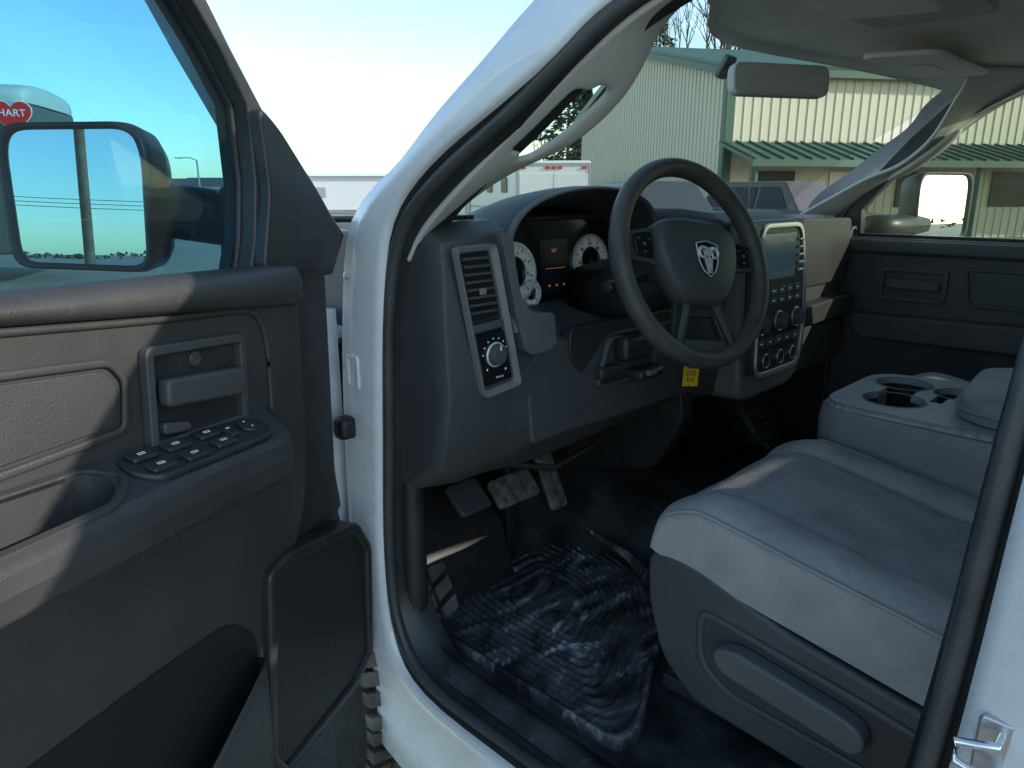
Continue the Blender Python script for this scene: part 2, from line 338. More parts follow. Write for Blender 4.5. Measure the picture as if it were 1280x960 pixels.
Fg=frame((0,1.10,1.325),(1,0,0),(0,.12,.993),(0,-.993,.12))
G=plate('gauge_cluster',Fg,[(1.02,-.075),(1.02,.07),(1.08,.115),(1.43,.115),(1.50,.07),(1.50,-.075)],-.02,0,GLOSSB,D,r=.03)
GW=emis(mat('gauge_face_white',(.62,.64,.64),.5),.04)
def gauge(cx,cz,r,lab):
    ring('gauge_bezel',Fg,circ(cx,cz,r*1.08),circ(cx,cz,r*.97),0,.008,EMB,D,bevel=.001)
    ring('gauge_dial',Fg,circ(cx,cz,r*.965),circ(cx,cz,r*.60),0,.003,GW,D,bevel=0)
    ring('gauge_inner_ring',Fg,circ(cx,cz,r*.60),circ(cx,cz,r*.56),0,.005,SILV,D,bevel=.0005)
    L=[]
    for k in range(25):
        a=math.radians(225-k*11.25);w=.0014 if k%3==0 else .0006;r0=r*.80 if k%3==0 else r*.88
        dx,dz=math.cos(a),math.sin(a);L.append([(cx+dx*r0-dz*w,cz+dz*r0+dx*w),(cx+dx*r0+dz*w,cz+dz*r0-dx*w),(cx+dx*r*.95+dz*w,cz+dz*r*.95-dx*w),(cx+dx*r*.95-dz*w,cz+dz*r*.95+dx*w)])
    boxes('gauge_ticks',Fg,L,.003,.0035,BLK,D)
    a=math.radians(215);dx,dz=math.cos(a),math.sin(a)
    boxes('gauge_needle',Fg,[[(cx-dz*.0015,cz+dx*.0015),(cx+dz*.0015,cz-dx*.0015),(cx+dx*r*.8,cz+dz*r*.8)]],.006,.007,RED,D)
    disc('gauge_hub',Fg,cx,cz,r*.15,.003,.009,BLK,D,n=16)
    for k,t in enumerate(lab):
        a=math.radians(225-k*270/(len(lab)-1));text('gauge_numeral',t,Fg,cx+math.cos(a)*r*.70,cz+math.sin(a)*r*.70,r*.20,.0034,BLK,D)
gauge(1.105,.006,.060,['0','1','2','3','4','5','6','7']);gauge(1.365,.012,.060,['0','20','40','60','80','100','120'])
gauge(1.150,-.042,.028,['C','H']);gauge(1.325,-.040,.028,['E','F'])
plate('trip_display',Fg,rect(1.19,-.05,1.285,.07),.001,.003,mat('lcd_dark',(.018,.020,.026),.2),D,r=.004,bevel=0)
ORG=emis(mat('amber_lcd',(.55,.2,.05),.5),.12,(1,.45,.15))
text('display_text','567',Fg,1.237,.045,.012,.0035,ORG,D);boxes('display_lines',Fg,[rect(1.205,.005,1.27,.0065),rect(1.21,-.035,1.216,-.030),rect(1.235,-.035,1.241,-.030),rect(1.26,-.035,1.266,-.030)],.003,.0036,ORG,D)
plate('cluster_side_trim',FXZ(.937),[(.900,1.43),(.930,1.425),(.940,1.36),(.955,1.305),(.985,1.278),(1.045,1.270),(1.055,1.20),(.985,1.195),(.966,1.205),(.945,1.26)],-.06,.010,MGREY,D,r=.006,bevel=.004)
dxv=-.010
Fv=frame((dxv,.937,0),(1,0,0),(0,0,1),(0,-1,0))
bo=[(.80,1.41),(.893,1.412),(.958,1.145),(.862,1.135)];bi=[(.812,1.399),(.883,1.401),(.945,1.156),(.870,1.148)]
ring('vent_bezel',Fv,rnd(bo,.012),rnd(bi,.008),0,.018,GREYP,D,c2=.010)
plate('vent_backing',Fv,bi,.001,.003,BLK,D,bevel=0)
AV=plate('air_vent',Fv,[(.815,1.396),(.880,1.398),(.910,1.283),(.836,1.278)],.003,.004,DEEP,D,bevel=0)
for k in range(8):
    t=(k+.5)/8;z=1.392-t*.108;xl=.817+t*.020;xr=.880+t*.027
    plate('vent_slat',frame((dxv,.937,0),(1,0,0),(0,0,1),(0,-1,.25)),[(xl,z-.002),(xr,z-.002),(xr,z+.003),(xl,z+.003)],.003,.012,DARK,AV,bevel=.001)
plate('vent_knob',Fv,rect(.853,1.325,.868,1.337),.012,.018,GREYP,AV,r=.003)
plate('vent_lower_strip',Fv,[(.84,1.272),(.911,1.276),(.915,1.262),(.843,1.257)],.003,.012,DGREY,D,r=.004)
HS=plate('headlight_switch_panel',Fv,[(.846,1.252),(.917,1.257),(.939,1.161),(.870,1.155)],.003,.010,GLOSSB,D,r=.006)
disc('headlight_knob',Fv,.893,1.213,.0205,.010,.026,DGREY,HS,r2=.017)
ring('knob_ring',Fv,circ(.893,1.213,.0235),circ(.893,1.213,.0195),.010,.015,EMB,HS)
boxes('switch_marks',Fv,[rect(.8915,1.222,.8945,1.232)],.026,.0265,WHT,HS)
L=[]
for a in range(20,180,26):
    x=.893+.030*math.cos(math.radians(a));z=1.213+.030*math.sin(math.radians(a));L.append(rect(x-.0014,z-.0014,x+.0014,z+.0014))
L+=[rect(.872,1.185,.875,1.189),rect(.918,1.18,.922,1.184)]
boxes('switch_icons',Fv,L,.010,.0105,WHT,HS);text('switch_icon_row','o-o-o',Fv,.905,1.17,.008,.0102,WHT,HS)
plate('knee_panel',frame((0,.822,0),(1,0,0),(0,.10,.995),(0,-1,.1)),[(.975,1.02),(.975,1.135),(.99,1.15),(1.08,1.15),(1.12,1.095),(1.40,1.09),(1.47,1.09),(1.47,1.045),(1.36,1.035)],-.06,.006,DARK,D,r=.015,bevel=.006)
plate('knee_upper_panel',frame((0,.925,0),(1,0,0),(0,0,1),(0,-1,0)),[(1.08,1.235),(1.50,1.235),(1.5,1.10),(1.14,1.11),(1.08,1.17)],-.02,.010,BLK,D,r=.02)
box('ignition_housing',(1.27,.90,1.175),(.10,.05,.06),BLK,D,bevel=.015)
box('parking_brake_release',(1.19,.905,1.13),(.07,.03,.03),BLK,D,bevel=.008)
box('brake_controller',(1.30,.885,1.115),(.09,.05,.026),BLK,D,bevel=.01)
box('brake_controller_switch',(1.285,.858,1.12),(.03,.012,.012),MGREY,D,bevel=.003)
ring('accessory_bezel',FXZ(.91),rnd([(1.15,1.10),(1.36,1.105),(1.37,1.20),(1.19,1.205)],.02),rnd([(1.158,1.105),(1.355,1.108),(1.362,1.195),(1.195,1.20)],.018),0,.012,DGREY,D)
# centre stack : face tilts slightly forward with height
SX=.045
Fs=frame((SX,.846-.084,0),(1,0,0),(0,.06,.998),(0,-.998,.06))
so=[(1.575,1.435),(1.905,1.435),(1.94,1.31),(1.955,1.16),(1.93,1.03),(1.87,.985),(1.58,.985)]
CS=plate('center_stack',Fs,so,-.10,.0,MGREY,D,r=.05,bevel=.014,seg=4)
plate('stack_fascia',Fs,[(1.60,1.42),(1.885,1.42),(1.905,1.30),(1.915,1.16),(1.89,1.05),(1.60,1.05)],0,.006,BLK,CS,r=.03)
ring('stack_silver_trim',Fs,rnd([(1.66,1.425),(1.893,1.425),(1.918,1.30),(1.93,1.16),(1.90,1.035),(1.64,1.035)],.04),rnd([(1.67,1.412),(1.882,1.412),(1.904,1.30),(1.915,1.165),(1.888,1.05),(1.65,1.05)],.032),.002,.011,SILV,CS)
SCR=emis(mat('touch_screen',(.03,.05,.065),.12),.05,(.35,.7,.9))
plate('touch_screen',Fs,rect(1.655,1.285,1.850,1.40),.006,.011,SCR,CS,r=.006)
text('screen_text','11:43',Fs,1.81,1.382,.016,.0112,WHT,CS)
for z in (1.30,1.32,1.34,1.36,1.38): box('side_vent_slat',Fs(1.874,z,.013),(.026,.008,.007),EMB,CS,bevel=.002)
boxes('screen_icons',Fs,[rect(1.68+i*.033,1.292,1.70+i*.033,1.305) for i in range(5)],.011,.0115,mat('icon_blue',(.25,.35,.42),.5),CS)
for x in (1.665,1.765,1.865):
    disc('climate_knob',Fs,x,1.175,.024,.006,.028,DGREY,CS,r2=.020);ring('climate_knob_ring',Fs,circ(x,1.175,.027),circ(x,1.175,.023),.006,.014,SILV,CS)
for r_ in range(2):
    for i in range(6): plate('stack_button',Fs,rect(1.62+i*.046,1.22+r_*.025,1.66+i*.046,1.240+r_*.025),.006,.011,DGREY,CS,r=.003,bevel=.001)
for i in range(5): plate('stack_button',Fs,rect(1.65+i*.048,1.115,1.69+i*.048,1.135),.006,.011,DGREY,CS,r=.003,bevel=.001)
boxes('button_marks',Fs,[rect(1.632+i*.046,1.228+r_*.025,1.643+i*.046,1.232+r_*.025) for r_ in range(2) for i in range(6)]+[rect(1.665+i*.048,1.124,1.675+i*.048,1.127) for i in range(5)],.011,.0114,WHT,CS)
for x in (1.70,1.78,1.855):
    disc('power_outlet',Fs,x,1.078,.017,.006,.012,BLK,CS);ring('outlet_ring',Fs,circ(x,1.078,.019),circ(x,1.078,.016),.006,.0125,SILV,CS)
plate('tunnel_kick_panel',FYZ(1.50),[(.92,1.05),(.90,.95),(.98,.80),(1.3,.72),(1.4,.95),(1.1,1.05)],-.05,.0,BLK,D,r=.03)
disc('power_outlet',FYZ(1.50),1.0,.95,.018,0,.006,BLK,D)
GLV=mat('glove_box_plastic',(.048,.048,.050),.5,bump=.2,bscale=600,kind='v',var=.1,vscale=7)
PG=plate('upper_glove_box',FXZ(.958),[(2.04,1.425),(2.57,1.415),(2.58,1.26),(2.55,1.205),(2.06,1.205)],-.01,.012,GLV,D,r=.025,bevel=.008)
plate('glove_shelf',frame((0,.94,0),(1,0,0),(0,0,1),(0,-1,0)),[(2.0,1.155),(2.56,1.165),(2.58,1.12),(2.52,1.095),(2.0,1.09)],-.05,.030,GLV,D,r=.02,bevel=.008)
plate('lower_glove_box',FXZ(.95),[(1.98,1.08),(2.58,1.08),(2.56,.94),(2.0,.94)],-.02,.012,DARK,D,r=.02)
ring('side_vent_bezel',FXZ(.965),circ(2.615,1.35,.035),circ(2.615,1.35,.026),-.01,.014,MGREY,D)
disc('side_vent',FXZ(.965),2.615,1.35,.026,-.01,.006,BLK,D)
boxes('defroster_grille',frame((0,0,1.462),(1,0,0),(0,1,0),(0,0,1)),[rect(.80+.012*i,1.0,.806+.012*i,1.04) for i in range(9)],-.012,-.004,BLK,D)
# ============================================================ STEERING WHEEL
wc=V((1.318,.79,1.358));SW,swp=sub_empty('steering_wheel',wc)
tau=math.radians(21);RZ=Matrix.Rotation(math.radians(-9.5),3,'Z')
wu=RZ@V((0,math.sin(tau),math.cos(tau)));wn=RZ@V((0,-math.cos(tau),math.sin(tau)));wx=RZ@V((1,0,0))
rot=math.radians(-8)
wx2=wx*math.cos(rot)+wu*math.sin(rot);wu2=-wx*math.sin(rot)+wu*math.cos(rot)
Fw=lambda a,b,c=0:wc+wx2*a+wu2*b+wn*c
R=.203;n=72
P=[Fw(R*math.cos(2*math.pi*i/n),R*math.sin(2*math.pi*i/n)) for i in range(n)]
swp(tube('wheel_rim',P,.0215,LEATH,None,n=14,closed=True,up=wn,flat=.88))
hub=rnd([(-.118,.062),(-.070,.086),(.070,.086),(.118,.062),(.110,-.014),(.062,-.092),(-.062,-.092),(-.110,-.014)],.034)
secs=[[Fw(a*s,b*s,c) for a,b in hub] for s,c in ((.8,-.035),(1,-.02),(1.02,.0),(.98,.018),(.88,.028),(.5,.034),(.02,.036))]
swp(loft('wheel_hub',secs,DARK,None,closed=True,caps=True))
def spoke(p0,p1,w0,w1,m,nm,c0=-.012,c1=.004):
    a=V(p0);b=V(p1);d=(b-a).normalized();q=V((-d.y,d.x))
    pts=[a+q*w0,a-q*w0,a.lerp(b,.6)-q*(w0*.3+w1*.7),b-q*w1,b+q*w1,a.lerp(b,.6)+q*(w0*.3+w1*.7)]
    return swp(plate(nm,Fw,[tuple(p) for p in pts],c0,c1,m,None,bevel=.004))
spoke((-.09,.025),(-.195,.02),.042,.026,DARK,'wheel_spoke');spoke((.09,.025),(.195,.02),.042,.026,DARK,'wheel_spoke')
spoke((-.042,-.07),(-.082,-.182),.022,.018,BLK,'wheel_spoke');spoke((.042,-.07),(.082,-.182),.022,.018,BLK,'wheel_spoke')
for sx in (-1,1): spoke((sx*.040,-.085),(sx*.079,-.172),.009,.006,DGREY,'spoke_insert',.0035,.007)
swp(plate('lower_spoke_bridge',Fw,[(-.095,-.162),(.095,-.162),(.075,-.192),(-.075,-.192)],-.012,.003,DARK,None,r=.008))
swp(plate('lower_spoke_infill',Fw,[(-.035,-.085),(.035,-.085),(.050,-.115),(-.050,-.115)],-.01,.003,BLK,None,r=.008))
for sx in (-1,1):
    swp(plate('wheel_button_pad',Fw,[(sx*.122,.052),(sx*.170,.044),(sx*.167,.0),(sx*.122,-.004)],.004,.011,GLOSSB,None,r=.008))
    L=[rect(sx*.145-.004,.021,sx*.145+.004,.026),rect(sx*.131-.002,.032,sx*.131+.002,.035),rect(sx*.159-.002,.032,sx*.159+.002,.035),rect(sx*.145-.004,.006,sx*.145+.004,.009)]
    swp(boxes('button_marks',Fw,L,.011,.0116,MGREY,None))
sh=[(a*1.3,b*1.3) for a,b in [(0,-.032),(.014,-.022),(.022,-.006),(.0245,.022),(0,.027),(-.0245,.022),(-.022,-.006),(-.014,-.022)]]
Fe=lambda a,b,c=0:Fw(a,b,c+.003)
swp(plate('wheel_emblem',Fe,sh,.028,.0345,GLOSSB,None,r=.004,bevel=.001))
swp(rring('emblem_border',Fe,sh,.004,.0022,.034,.0365,EMB,None,bevel=.0006))
# head: brow, muzzle, with dark eyes and nostrils
swp(boxes('emblem_head',Fe,[[(-.0045,-.033),(.0045,-.033),(.0065,-.020),(.0105,-.004),(.0115,.010),(.006,.020),(-.006,.020),(-.0115,.010),(-.0105,-.004),(-.0065,-.020)]],.0345,.038,EMB,None))
swp(boxes('emblem_eyes',Fe,[[(sx*.0035,.001),(sx*.0085,.005),(sx*.0085,.001),(sx*.005,-.003)] for sx in (-1,1)]+[[(sx*.001,-.029),(sx*.003,-.026),(sx*.003,-.030)] for sx in (-1,1)],.038,.0384,GLOSSB,None))
for sx in (-1,1):
    pts=[]
    for k in range(17):
        a=math.radians(125-k*25);rr=.0128*(1-k*.042);pts.append(Fe(sx*(.0165+rr*math.cos(a)),.007+rr*math.sin(a),.0375))
    swp(tube('emblem_horn',pts,[.0042*(1-k*.045) for k in range(17)],EMB,None,n=6,up=wn))
secs=[]
for y,z,w,h in ((.80,1.352,.05,.05),(.84,1.335,.062,.06),(.93,1.30,.072,.068),(1.06,1.26,.08,.075)):
    secs.append([V((1.315+w*math.cos(a),y+.02*math.sin(a),z+h*math.sin(a))) for a in [2*math.pi*i/16 for i in range(16)]])
loft('steering_column',secs,BLK,T,closed=True,caps=True)
tube('turn_signal_stalk',[(1.27,.86,1.33),(1.21,.865,1.325),(1.16,.87,1.32)],[.008,.008,.007],BLK,T)
tube('turn_signal_knob',[(1.175,.868,1.32),(1.14,.87,1.318),(1.13,.87,1.317)],[.0115,.0125,.010],BLK,T,n=14)
tube('gear_lever',[(1.37,.86,1.35),(1.45,.84,1.36),(1.53,.80,1.345)],[.008,.008,.012],BLK,T)
disc('ignition_key',frame((1.44,.895,1.185),(1,0,0),(0,0,1),(0,-1,0)),0,0,.018,0,.01,SILV,T)
KT=thing('key_tag',(1.445,.86,1.13),'yellow paper key tag with handwriting hanging from ignition','tag')
YEL=mat('yellow_tag',(.90,.52,.02),.6,var=.1,vscale=60)
Ft=frame((1.42,.84,1.108),(1.2,-.45,-.15),(.1,0,1.35),(-.4,-.95,0))
plate('tag_card',Ft,[(-.017,-.03),(.017,-.03),(.017,.024),(.010,.032),(-.010,.032),(-.017,.024)],0,.001,YEL,KT,bevel=0)
INK=mat('ink',(.02,.02,.03),.6)
for i,s in enumerate(('13','Ram','2500','4x4','1')): text('tag_writing',s,Ft,random.uniform(-.002,.002),.014-.011*i,.012,.0012,INK,KT,ext=.0001)
tube('tag_wire',[Ft(0,.029,.001),V((1.43,.87,1.172)),V((1.44,.885,1.188))],.0009,SILV,KT,n=5)
# ============================================================ PEDALS & FLOOR
def pedal(nm,x,y,z,w,h,tilt=.6,m=RUB):
    F=frame((x,y,z),(1,0,0),(0,math.sin(tilt),math.cos(tilt)),(0,-math.cos(tilt),math.sin(tilt)))
    p=plate(nm,F,rect(-w/2,-h/2,w/2,h/2),0,.015,m,T,r=.012,bevel=.004)
    boxes('pedal_tread',F,[rect(-w/2+.006+i*(w-.012)/4,-h/2+.008,-w/2+.006+i*(w-.012)/4+(w-.012)/8,h/2-.008) for i in range(4)],.015,.018,m,p)
    tube('pedal_arm',[V((x+.01,y+.02,z)),V((x+.02,y+.08,z+.12)),V((x+.02,y+.12,z+.3))],.009,BLK,p)
WORN=mat('worn_pedal_rubber',(.17,.16,.15),.6,var=.5,vscale=40)
pedal('brake_pedal',1.18,1.18,.780,.14,.075,.75,WORN)
pedal('parking_brake_pedal',.995,1.14,.825,.09,.08,.9,SEALM)
pedal('accelerator_pedal',1.335,1.2,.76,.06,.17,.45,WORN)
secs=[]
for x,dz in ((.80,.05),(.835,.0),(1.40,.0),(1.50,.06),(1.58,.13),(1.86,.13),(1.94,.06),(2.02,0),(2.58,0),(2.66,.05)):
    secs.append([V((x,y,z+dz*(1 if y<1.3 else .5))) for y,z in ((-1.2,.55),(.2,.55),(.6,.55),(1.15,.55),(1.28,.58),(1.45,.78),(1.52,1.0),(1.53,1.35))])
loft('cab_floor',secs,VINYL,T,sub=1)
secs=[[V((.765,y,.572)),V((.795,y,.588)),V((.83,y,.585)),V((.85,y,.556))] for y in [i/10 for i in range(-1,11)]]
loft('sill_scuff_plate',secs,VINYL,T,sub=1)
box('kick_panel',(.80,1.25,.82),(.05,.38,.55),BLK,T,bevel=.02);box('kick_panel',(2.62,1.22,.95),(.06,.50,.80),BLK,T,bevel=.02)
tube('wire_harness',[(1.05,1.05,.92),(1.15,1.02,.89),(1.3,1.03,.90),(1.4,1.05,.92)],.008,BLK,T)
MT=bpy.data.materials.new('floor_mat_rubber');MT.use_nodes=True;nt=MT.node_tree;b=nt.nodes['Principled BSDF']
tc=nt.nodes.new('ShaderNodeTexCoord');n1=nt.nodes.new('ShaderNodeTexNoise');n1.inputs['Scale'].default_value=5;n1.inputs['Detail'].default_value=14;n1.inputs['Roughness'].default_value=.68;n1.inputs['Distortion'].default_value=1.4
mp=nt.nodes.new('ShaderNodeMapping');mp.inputs['Scale'].default_value=(1,2.6,1);mp.inputs['Rotation'].default_value=(0,0,.6)
nt.links.new(tc.outputs['Object'],mp.inputs['Vector']);nt.links.new(mp.outputs['Vector'],n1.inputs['Vector'])
r=nt.nodes.new('ShaderNodeValToRGB');r.color_ramp.elements[0].position=.44;r.color_ramp.elements[0].color=(.028,.028,.029,1);r.color_ramp.elements[1].position=.70;r.color_ramp.elements[1].color=(.72,.71,.69,1)
e=r.color_ramp.elements.new(.57);e.color=(.14,.14,.14,1)
nt.links.new(n1.outputs['Fac'],r.inputs['Fac']);nt.links.new(r.outputs['Color'],b.inputs['Base Color']);b.inputs['Roughness'].default_value=.46
FM=thing('floor_mat',(1.1,.95,.56),'black ribbed rubber floor mat smeared with whitish dust','floor mat')
mo=[(.845,.60),(.90,.585),(1.12,.70),(1.22,.73),(1.36,.86),(1.42,.98),(1.46,1.22),(1.44,1.40),(.92,1.42),(.86,1.25),(.845,1.10)]
def mz(x,y,e=0): return .566+max(0,y-1.2)**1.3*.9+e
outer=[V((p[0],p[1])) for p in rnd(mo,.05,5)]
cx=sum(p.x for p in outer)/len(outer);cy=sum(p.y for p in outer)/len(outer);c0=V((cx,cy))
rings=[1.0,1.0,.97,.94,.92]+[.90-.9*k/110 for k in range(0,110)]
secs=[]
for ri,sc in enumerate(rings):
    row=[];M_=len(outer);K=4
    for i in range(M_*K):
        a=outer[i//K];b2=outer[(i//K+1)%M_];p=a.lerp(b2,(i%K)/K);q=c0+(p-c0)*sc
        if ri==0:e=-.006
        elif ri==1:e=.026
        elif ri==2:e=.030
        elif ri==3:e=.010
        else:
            w=(max(-.45,math.sin((1-sc)*100))*.0048 if .25<sc<.87 else 0)
            e=.006+w
        row.append(V((q.x,q.y,mz(q.x,q.y,e+.003*math.sin(q.x*9)*math.sin(q.y*11)))))
    secs.append(row)
loft('mat_body',secs,MT,FM,closed=True)
# ============================================================ SEATS
def seat(f):
    X0=1.025
    SE,ps=sub_empty('seat',f(V((1.3,.3,.6))))
    def ht(y): return .978-.16*max(0,.60-y)-.9*max(0,y-.57)**1.6*2.2
    ys=[.668,.665,.655,.63,.59,.54,.50,.46,.42,.38,.34,.30,.25,.20,.15,.10,.05,.0,-.1]
    W=[0,0.0,.004,.02,.05,.08,.105,.12,.135,.16,.20,.235,.27,.305,.34,.38,.405,.42,.435,.46,.49,.52,.536,.54,.54]
    secs=[]
    for i,y in enumerate(ys):
        zt=ht(y);row=[];zb=.865-.17*(.66-y)*.9 if y<.66 else .87
        if i==0: zt=.90
        for j,w in enumerate(W):
            x=X0+w;e=min(w,.54-w);N=len(W)-1
            if j in(0,N): z=zb
            elif j in (1,N-1): z=(zt-.035)*.6+zb*.4
            elif j in (2,N-2): z=zt-.022
            else:
                z=zt+.004-.020*math.exp(-((e)/.02)**2)+.005*math.exp(-((e-.06)/.04)**2)-.006*min(1,max(0,e-.09)/.06)
                z-=.012*math.exp(-((e-.12)/.008)**2)*(1 if y<.60 else .3)
                yc=.30+.9*max(0,.12-abs(w-.27))
                if e>.12: z-=.012*math.exp(-((y-yc)/.013)**2)
                z+=.002*math.sin(x*37+y*21)
            row.append(f(V((x,y,z))))
        secs.append(row)
    nW=len(W)-1
    o=loft('seat_cushion',secs,[SEATS,SEATC],None,sub=1);ps(o)
    for p in o.data.polygons:
        j=p.index%nW
        if 7<=j<=16 and p.index//nW>=3: p.material_index=1
    for w in (.004,.536):
        ps(tube('seam_piping',[f(V((X0+w+(.004 if w<.1 else -.004),y,ht(y)-.008))) for y in (.64,.62,.58,.55,.45,.35,.25,.15,.05,-.08)],.0028,SEATS,None,n=6))
    G_=lambda a,b,c=0:f(V((1.045-c,a,b)))
    SH=ps(plate('seat_side_shield',G_,[(.672,.862),(.665,.76),(.63,.66),(.56,.60),(.2,.575),(-.1,.575),(-.1,.745),(.15,.775),(.40,.815),(.56,.865),(.62,.872)],-.03,.022,DGREY,None,r=.03,bevel=.01,seg=4))
    ro=[(.560,.800),(.555,.690),(.50,.650),(.1,.635),(.1,.735),(.28,.765)];ri_=[(.546,.787),(.541,.698),(.492,.664),(.11,.648),(.11,.722),(.28,.750)]
    ring('lever_recess_rim',G_,rnd(ro,.03),rnd(ri_,.025),.015,.030,DGREY,SH,bevel=.005,seg=3)
    plate('lever_recess',G_,rnd(ri_,.025),.0225,.024,DARK,SH,bevel=0)
    plate('seat_lever',G_,[(.505,.757),(.512,.735),(.49,.713),(.31,.690),(.275,.683),(.255,.705),(.265,.732),(.295,.742),(.47,.765)],.024,.058,MGREY,SH,r=.014,bevel=.010,seg=4)
    F2=lambda a,b,c=0:f(V((a,.64+c,b)))
    ps(plate('seat_front_shield',F2,[(1.03,.87),(1.55,.87),(1.53,.64),(1.06,.64)],-.04,.015,DARK,None,r=.03,bevel=.012))
    ps(box('seat_base',f(V((1.3,.25,.70))),(.46,.7,.28),BLK,None,bevel=.02))
    for x in (1.09,1.50): ps(box('seat_track',f(V((x,.25,.575))),(.05,.80,.03),SEALM,None,bevel=.005))
    secs=[]
    for z,y,w in ((.90,.03,.26),(1.0,.0,.27),(1.2,-.05,.27),(1.4,-.10,.26),(1.52,-.13,.22),(1.56,-.15,.15)):
        row=[]
        for a in range(16):
            t=2*math.pi*a/16;cxx=math.copysign(abs(math.cos(t))**.5,math.cos(t));sy=math.copysign(abs(math.sin(t))**.6,math.sin(t))
            row.append(f(V((1.295+w*cxx,y-.10+.075*sy,z))))
        secs.append(row)
    ps(loft('seat_backrest',secs,SEATS,None,closed=True,caps=True,sub=1))
    ps(box('headrest',f(V((1.295,-.25,1.66))),(.26,.10,.17),SEATS,None,bevel=.04,seg=4))
seat(lambda v:v);seat(mirx)
CN,pc=sub_empty('center_console',V((1.72,.3,.6)))
CG=mat('console_grey_vinyl',(.26,.26,.265),.5,bump=.25,bscale=500,kind='v',var=.1,vscale=9)
CT=mat('console_tray_plastic',(.36,.36,.36),.42,bump=.1,bscale=500,var=.1,vscale=12)
secs=[]
for z,s in ((.90,.97),(.93,1.0),(1.0,1.005),(1.028,.995),(1.034,.98)):
    pts=rnd([(1.58,.63),(1.98,.63),(2.02,.0),(2.02,-.3),(1.56,-.3),(1.555,.3)],.10,6);cx0,cy0=1.79,.16
    secs.append([V((cx0+(a-cx0)*s,cy0+(b-cy0)*s,z)) for a,b in pts])
body=loft('console_body',secs,CG,None,closed=True,caps=True)
tray=plate('cup_holder_tray',FXY(1.0345),rnd([(1.585,.61),(1.95,.61),(2.0,.3),(2.0,.05),(1.58,.05),(1.572,.3)],.08,6),0,.014,CT,None,bevel=0)
HL=((1.700,.490,.062),(1.865,.520,.060),(1.85,.395,.052))
cs=[disc('c',FXY(0),x,y,rr,.955,1.10,DEEP,None,bevel=0,n=40) for x,y,rr in HL]
cs.append(plate('c',FXY(0),rect(1.74,.472,1.82,.538),1.0,1.10,DEEP,None,bevel=0))
cs.append(plate('c',FXY(0),rect(1.74,.405,1.82,.43),1.01,1.10,DEEP,None,bevel=0))
cut(tray,cs,False);tray.data.materials.clear();tray.data.materials.append(CT);pc(tray)
cut(body,cs)
pc(body)
while len(body.data.materials)<2: body.data.materials.append(BLK)
for p in tray.data.polygons:p.use_smooth=False
for p in body.data.polygons:
    p.use_smooth=abs(p.normal.z)<.9
    c=p.center
    if any((c.x-x)**2+(c.y-y)**2<(rr+.004)**2 for x,y,rr in HL) and c.z>.95 and len(p.vertices)<30: p.material_index=1
body.data.materials[1]=BLK
for (x,y,rr) in HL:
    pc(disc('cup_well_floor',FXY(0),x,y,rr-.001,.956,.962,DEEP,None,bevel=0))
    pc(ring('cup_rim',FXY(0),circ(x,y,rr+.004,40),circ(x,y,rr+.0005,40),1.0475,1.0500,MGREY,None,bevel=0))
secs=[]
LP=rnd([(1.62,.36),(1.98,.39),(2.03,.1),(2.03,-.3),(1.58,-.3),(1.585,.2)],.08,6)
for z,s in ((1.048,.96),(1.055,1.0),(1.085,1.0),(1.10,.97),(1.108,.88),(1.112,.6)):
    secs.append([V((1.8+(a-1.8)*s,.03+(b-.03)*s,z)) for a,b in LP])
pc(loft('console_lid',secs,CG,None,closed=True,caps=True))
pc(tube('lid_piping',[V((1.8+(a-1.8)*1.005,.03+(b-.03)*1.005,1.074)) for a,b in LP],.004,CG,None,n=6,closed=True))
pc(box('console_base',(1.79,.1,.78),(.40,.9,.27),SEATS,None,bevel=.04,seg=3))
# ============================================================ DRIVER DOOR
A=math.radians(64);H=V((.72,1.12,0));ds=V((-math.sin(A),-math.cos(A),0));dt=V((math.cos(A),-math.sin(A),0))
DF=lambda a,b,c=0:H+ds*a+dt*c+V((0,0,b))
DR,pd=sub_empty('driver_door',V((.72,1.12,.5)));DR['label']='open driver door with black plastic inner panel'
pd(plate('door_outer_skin',DF,[(.0,.60),(-.01,1.36),(1.07,1.38),(1.08,.9),(1.0,.575),(.2,.575)],-.13,-.10,PAINT,None,r=.03))
pd(plate('door_core',DF,[(.06,1.36),(.065,1.0),(.05,.90),(.02,.82),(.035,.62),(.10,.57),(.26,.565),(1.0,.565),(1.07,.9),(1.07,1.365)],-.10,-.03,BLK,None,r=.02,bevel=.008))
fo=[(.045,1.36),(.0,1.425),(.095,1.515),(.19,1.602),(.26,1.69),(.30,1.745),(.42,1.86),(.60,1.93),(1.0,1.95),(1.075,1.40),(1.075,1.37)]
fi=[(.262,1.385),(.245,1.43),(.232,1.51),(.235,1.62),(.285,1.69),(.33,1.74),(.45,1.83),(.62,1.89),(.97,1.905),(1.035,1.40),(1.03,1.385)]
pd(ring('window_frame',DF,fo,fi,-.075,-.015,BLK,None,bevel=.004))
fo2=[(.03,1.35),(-.03,1.43),(.065,1.54),(.155,1.625),(.217,1.716),(.255,1.778),(.39,1.90),(.58,1.97),(1.0,1.99),(1.10,1.40),(1.10,1.37)]
pd(ring('window_frame_outer',DF,fo2,inset(fo,.01),-.105,-.060,PAINT,None))
pd(plate('sail_panel',DF,[(.065,1.37),(.04,1.43),(.10,1.50),(.19,1.59),(.235,1.62),(.225,1.50),(.255,1.385)],-.02,.004,BLK,None,r=.02,bevel=.006))
pd(plate('window_glass',DF,[(.23,1.37),(.225,1.63),(.32,1.74),(.45,1.84),(.62,1.90),(.98,1.91),(1.04,1.37)],-.055,-.051,GLD,None,bevel=0))
pd(tube('window_channel',[DF(a,b,-.045) for a,b in fi],.006,RUB,None,closed=True,up=dt,n=6))
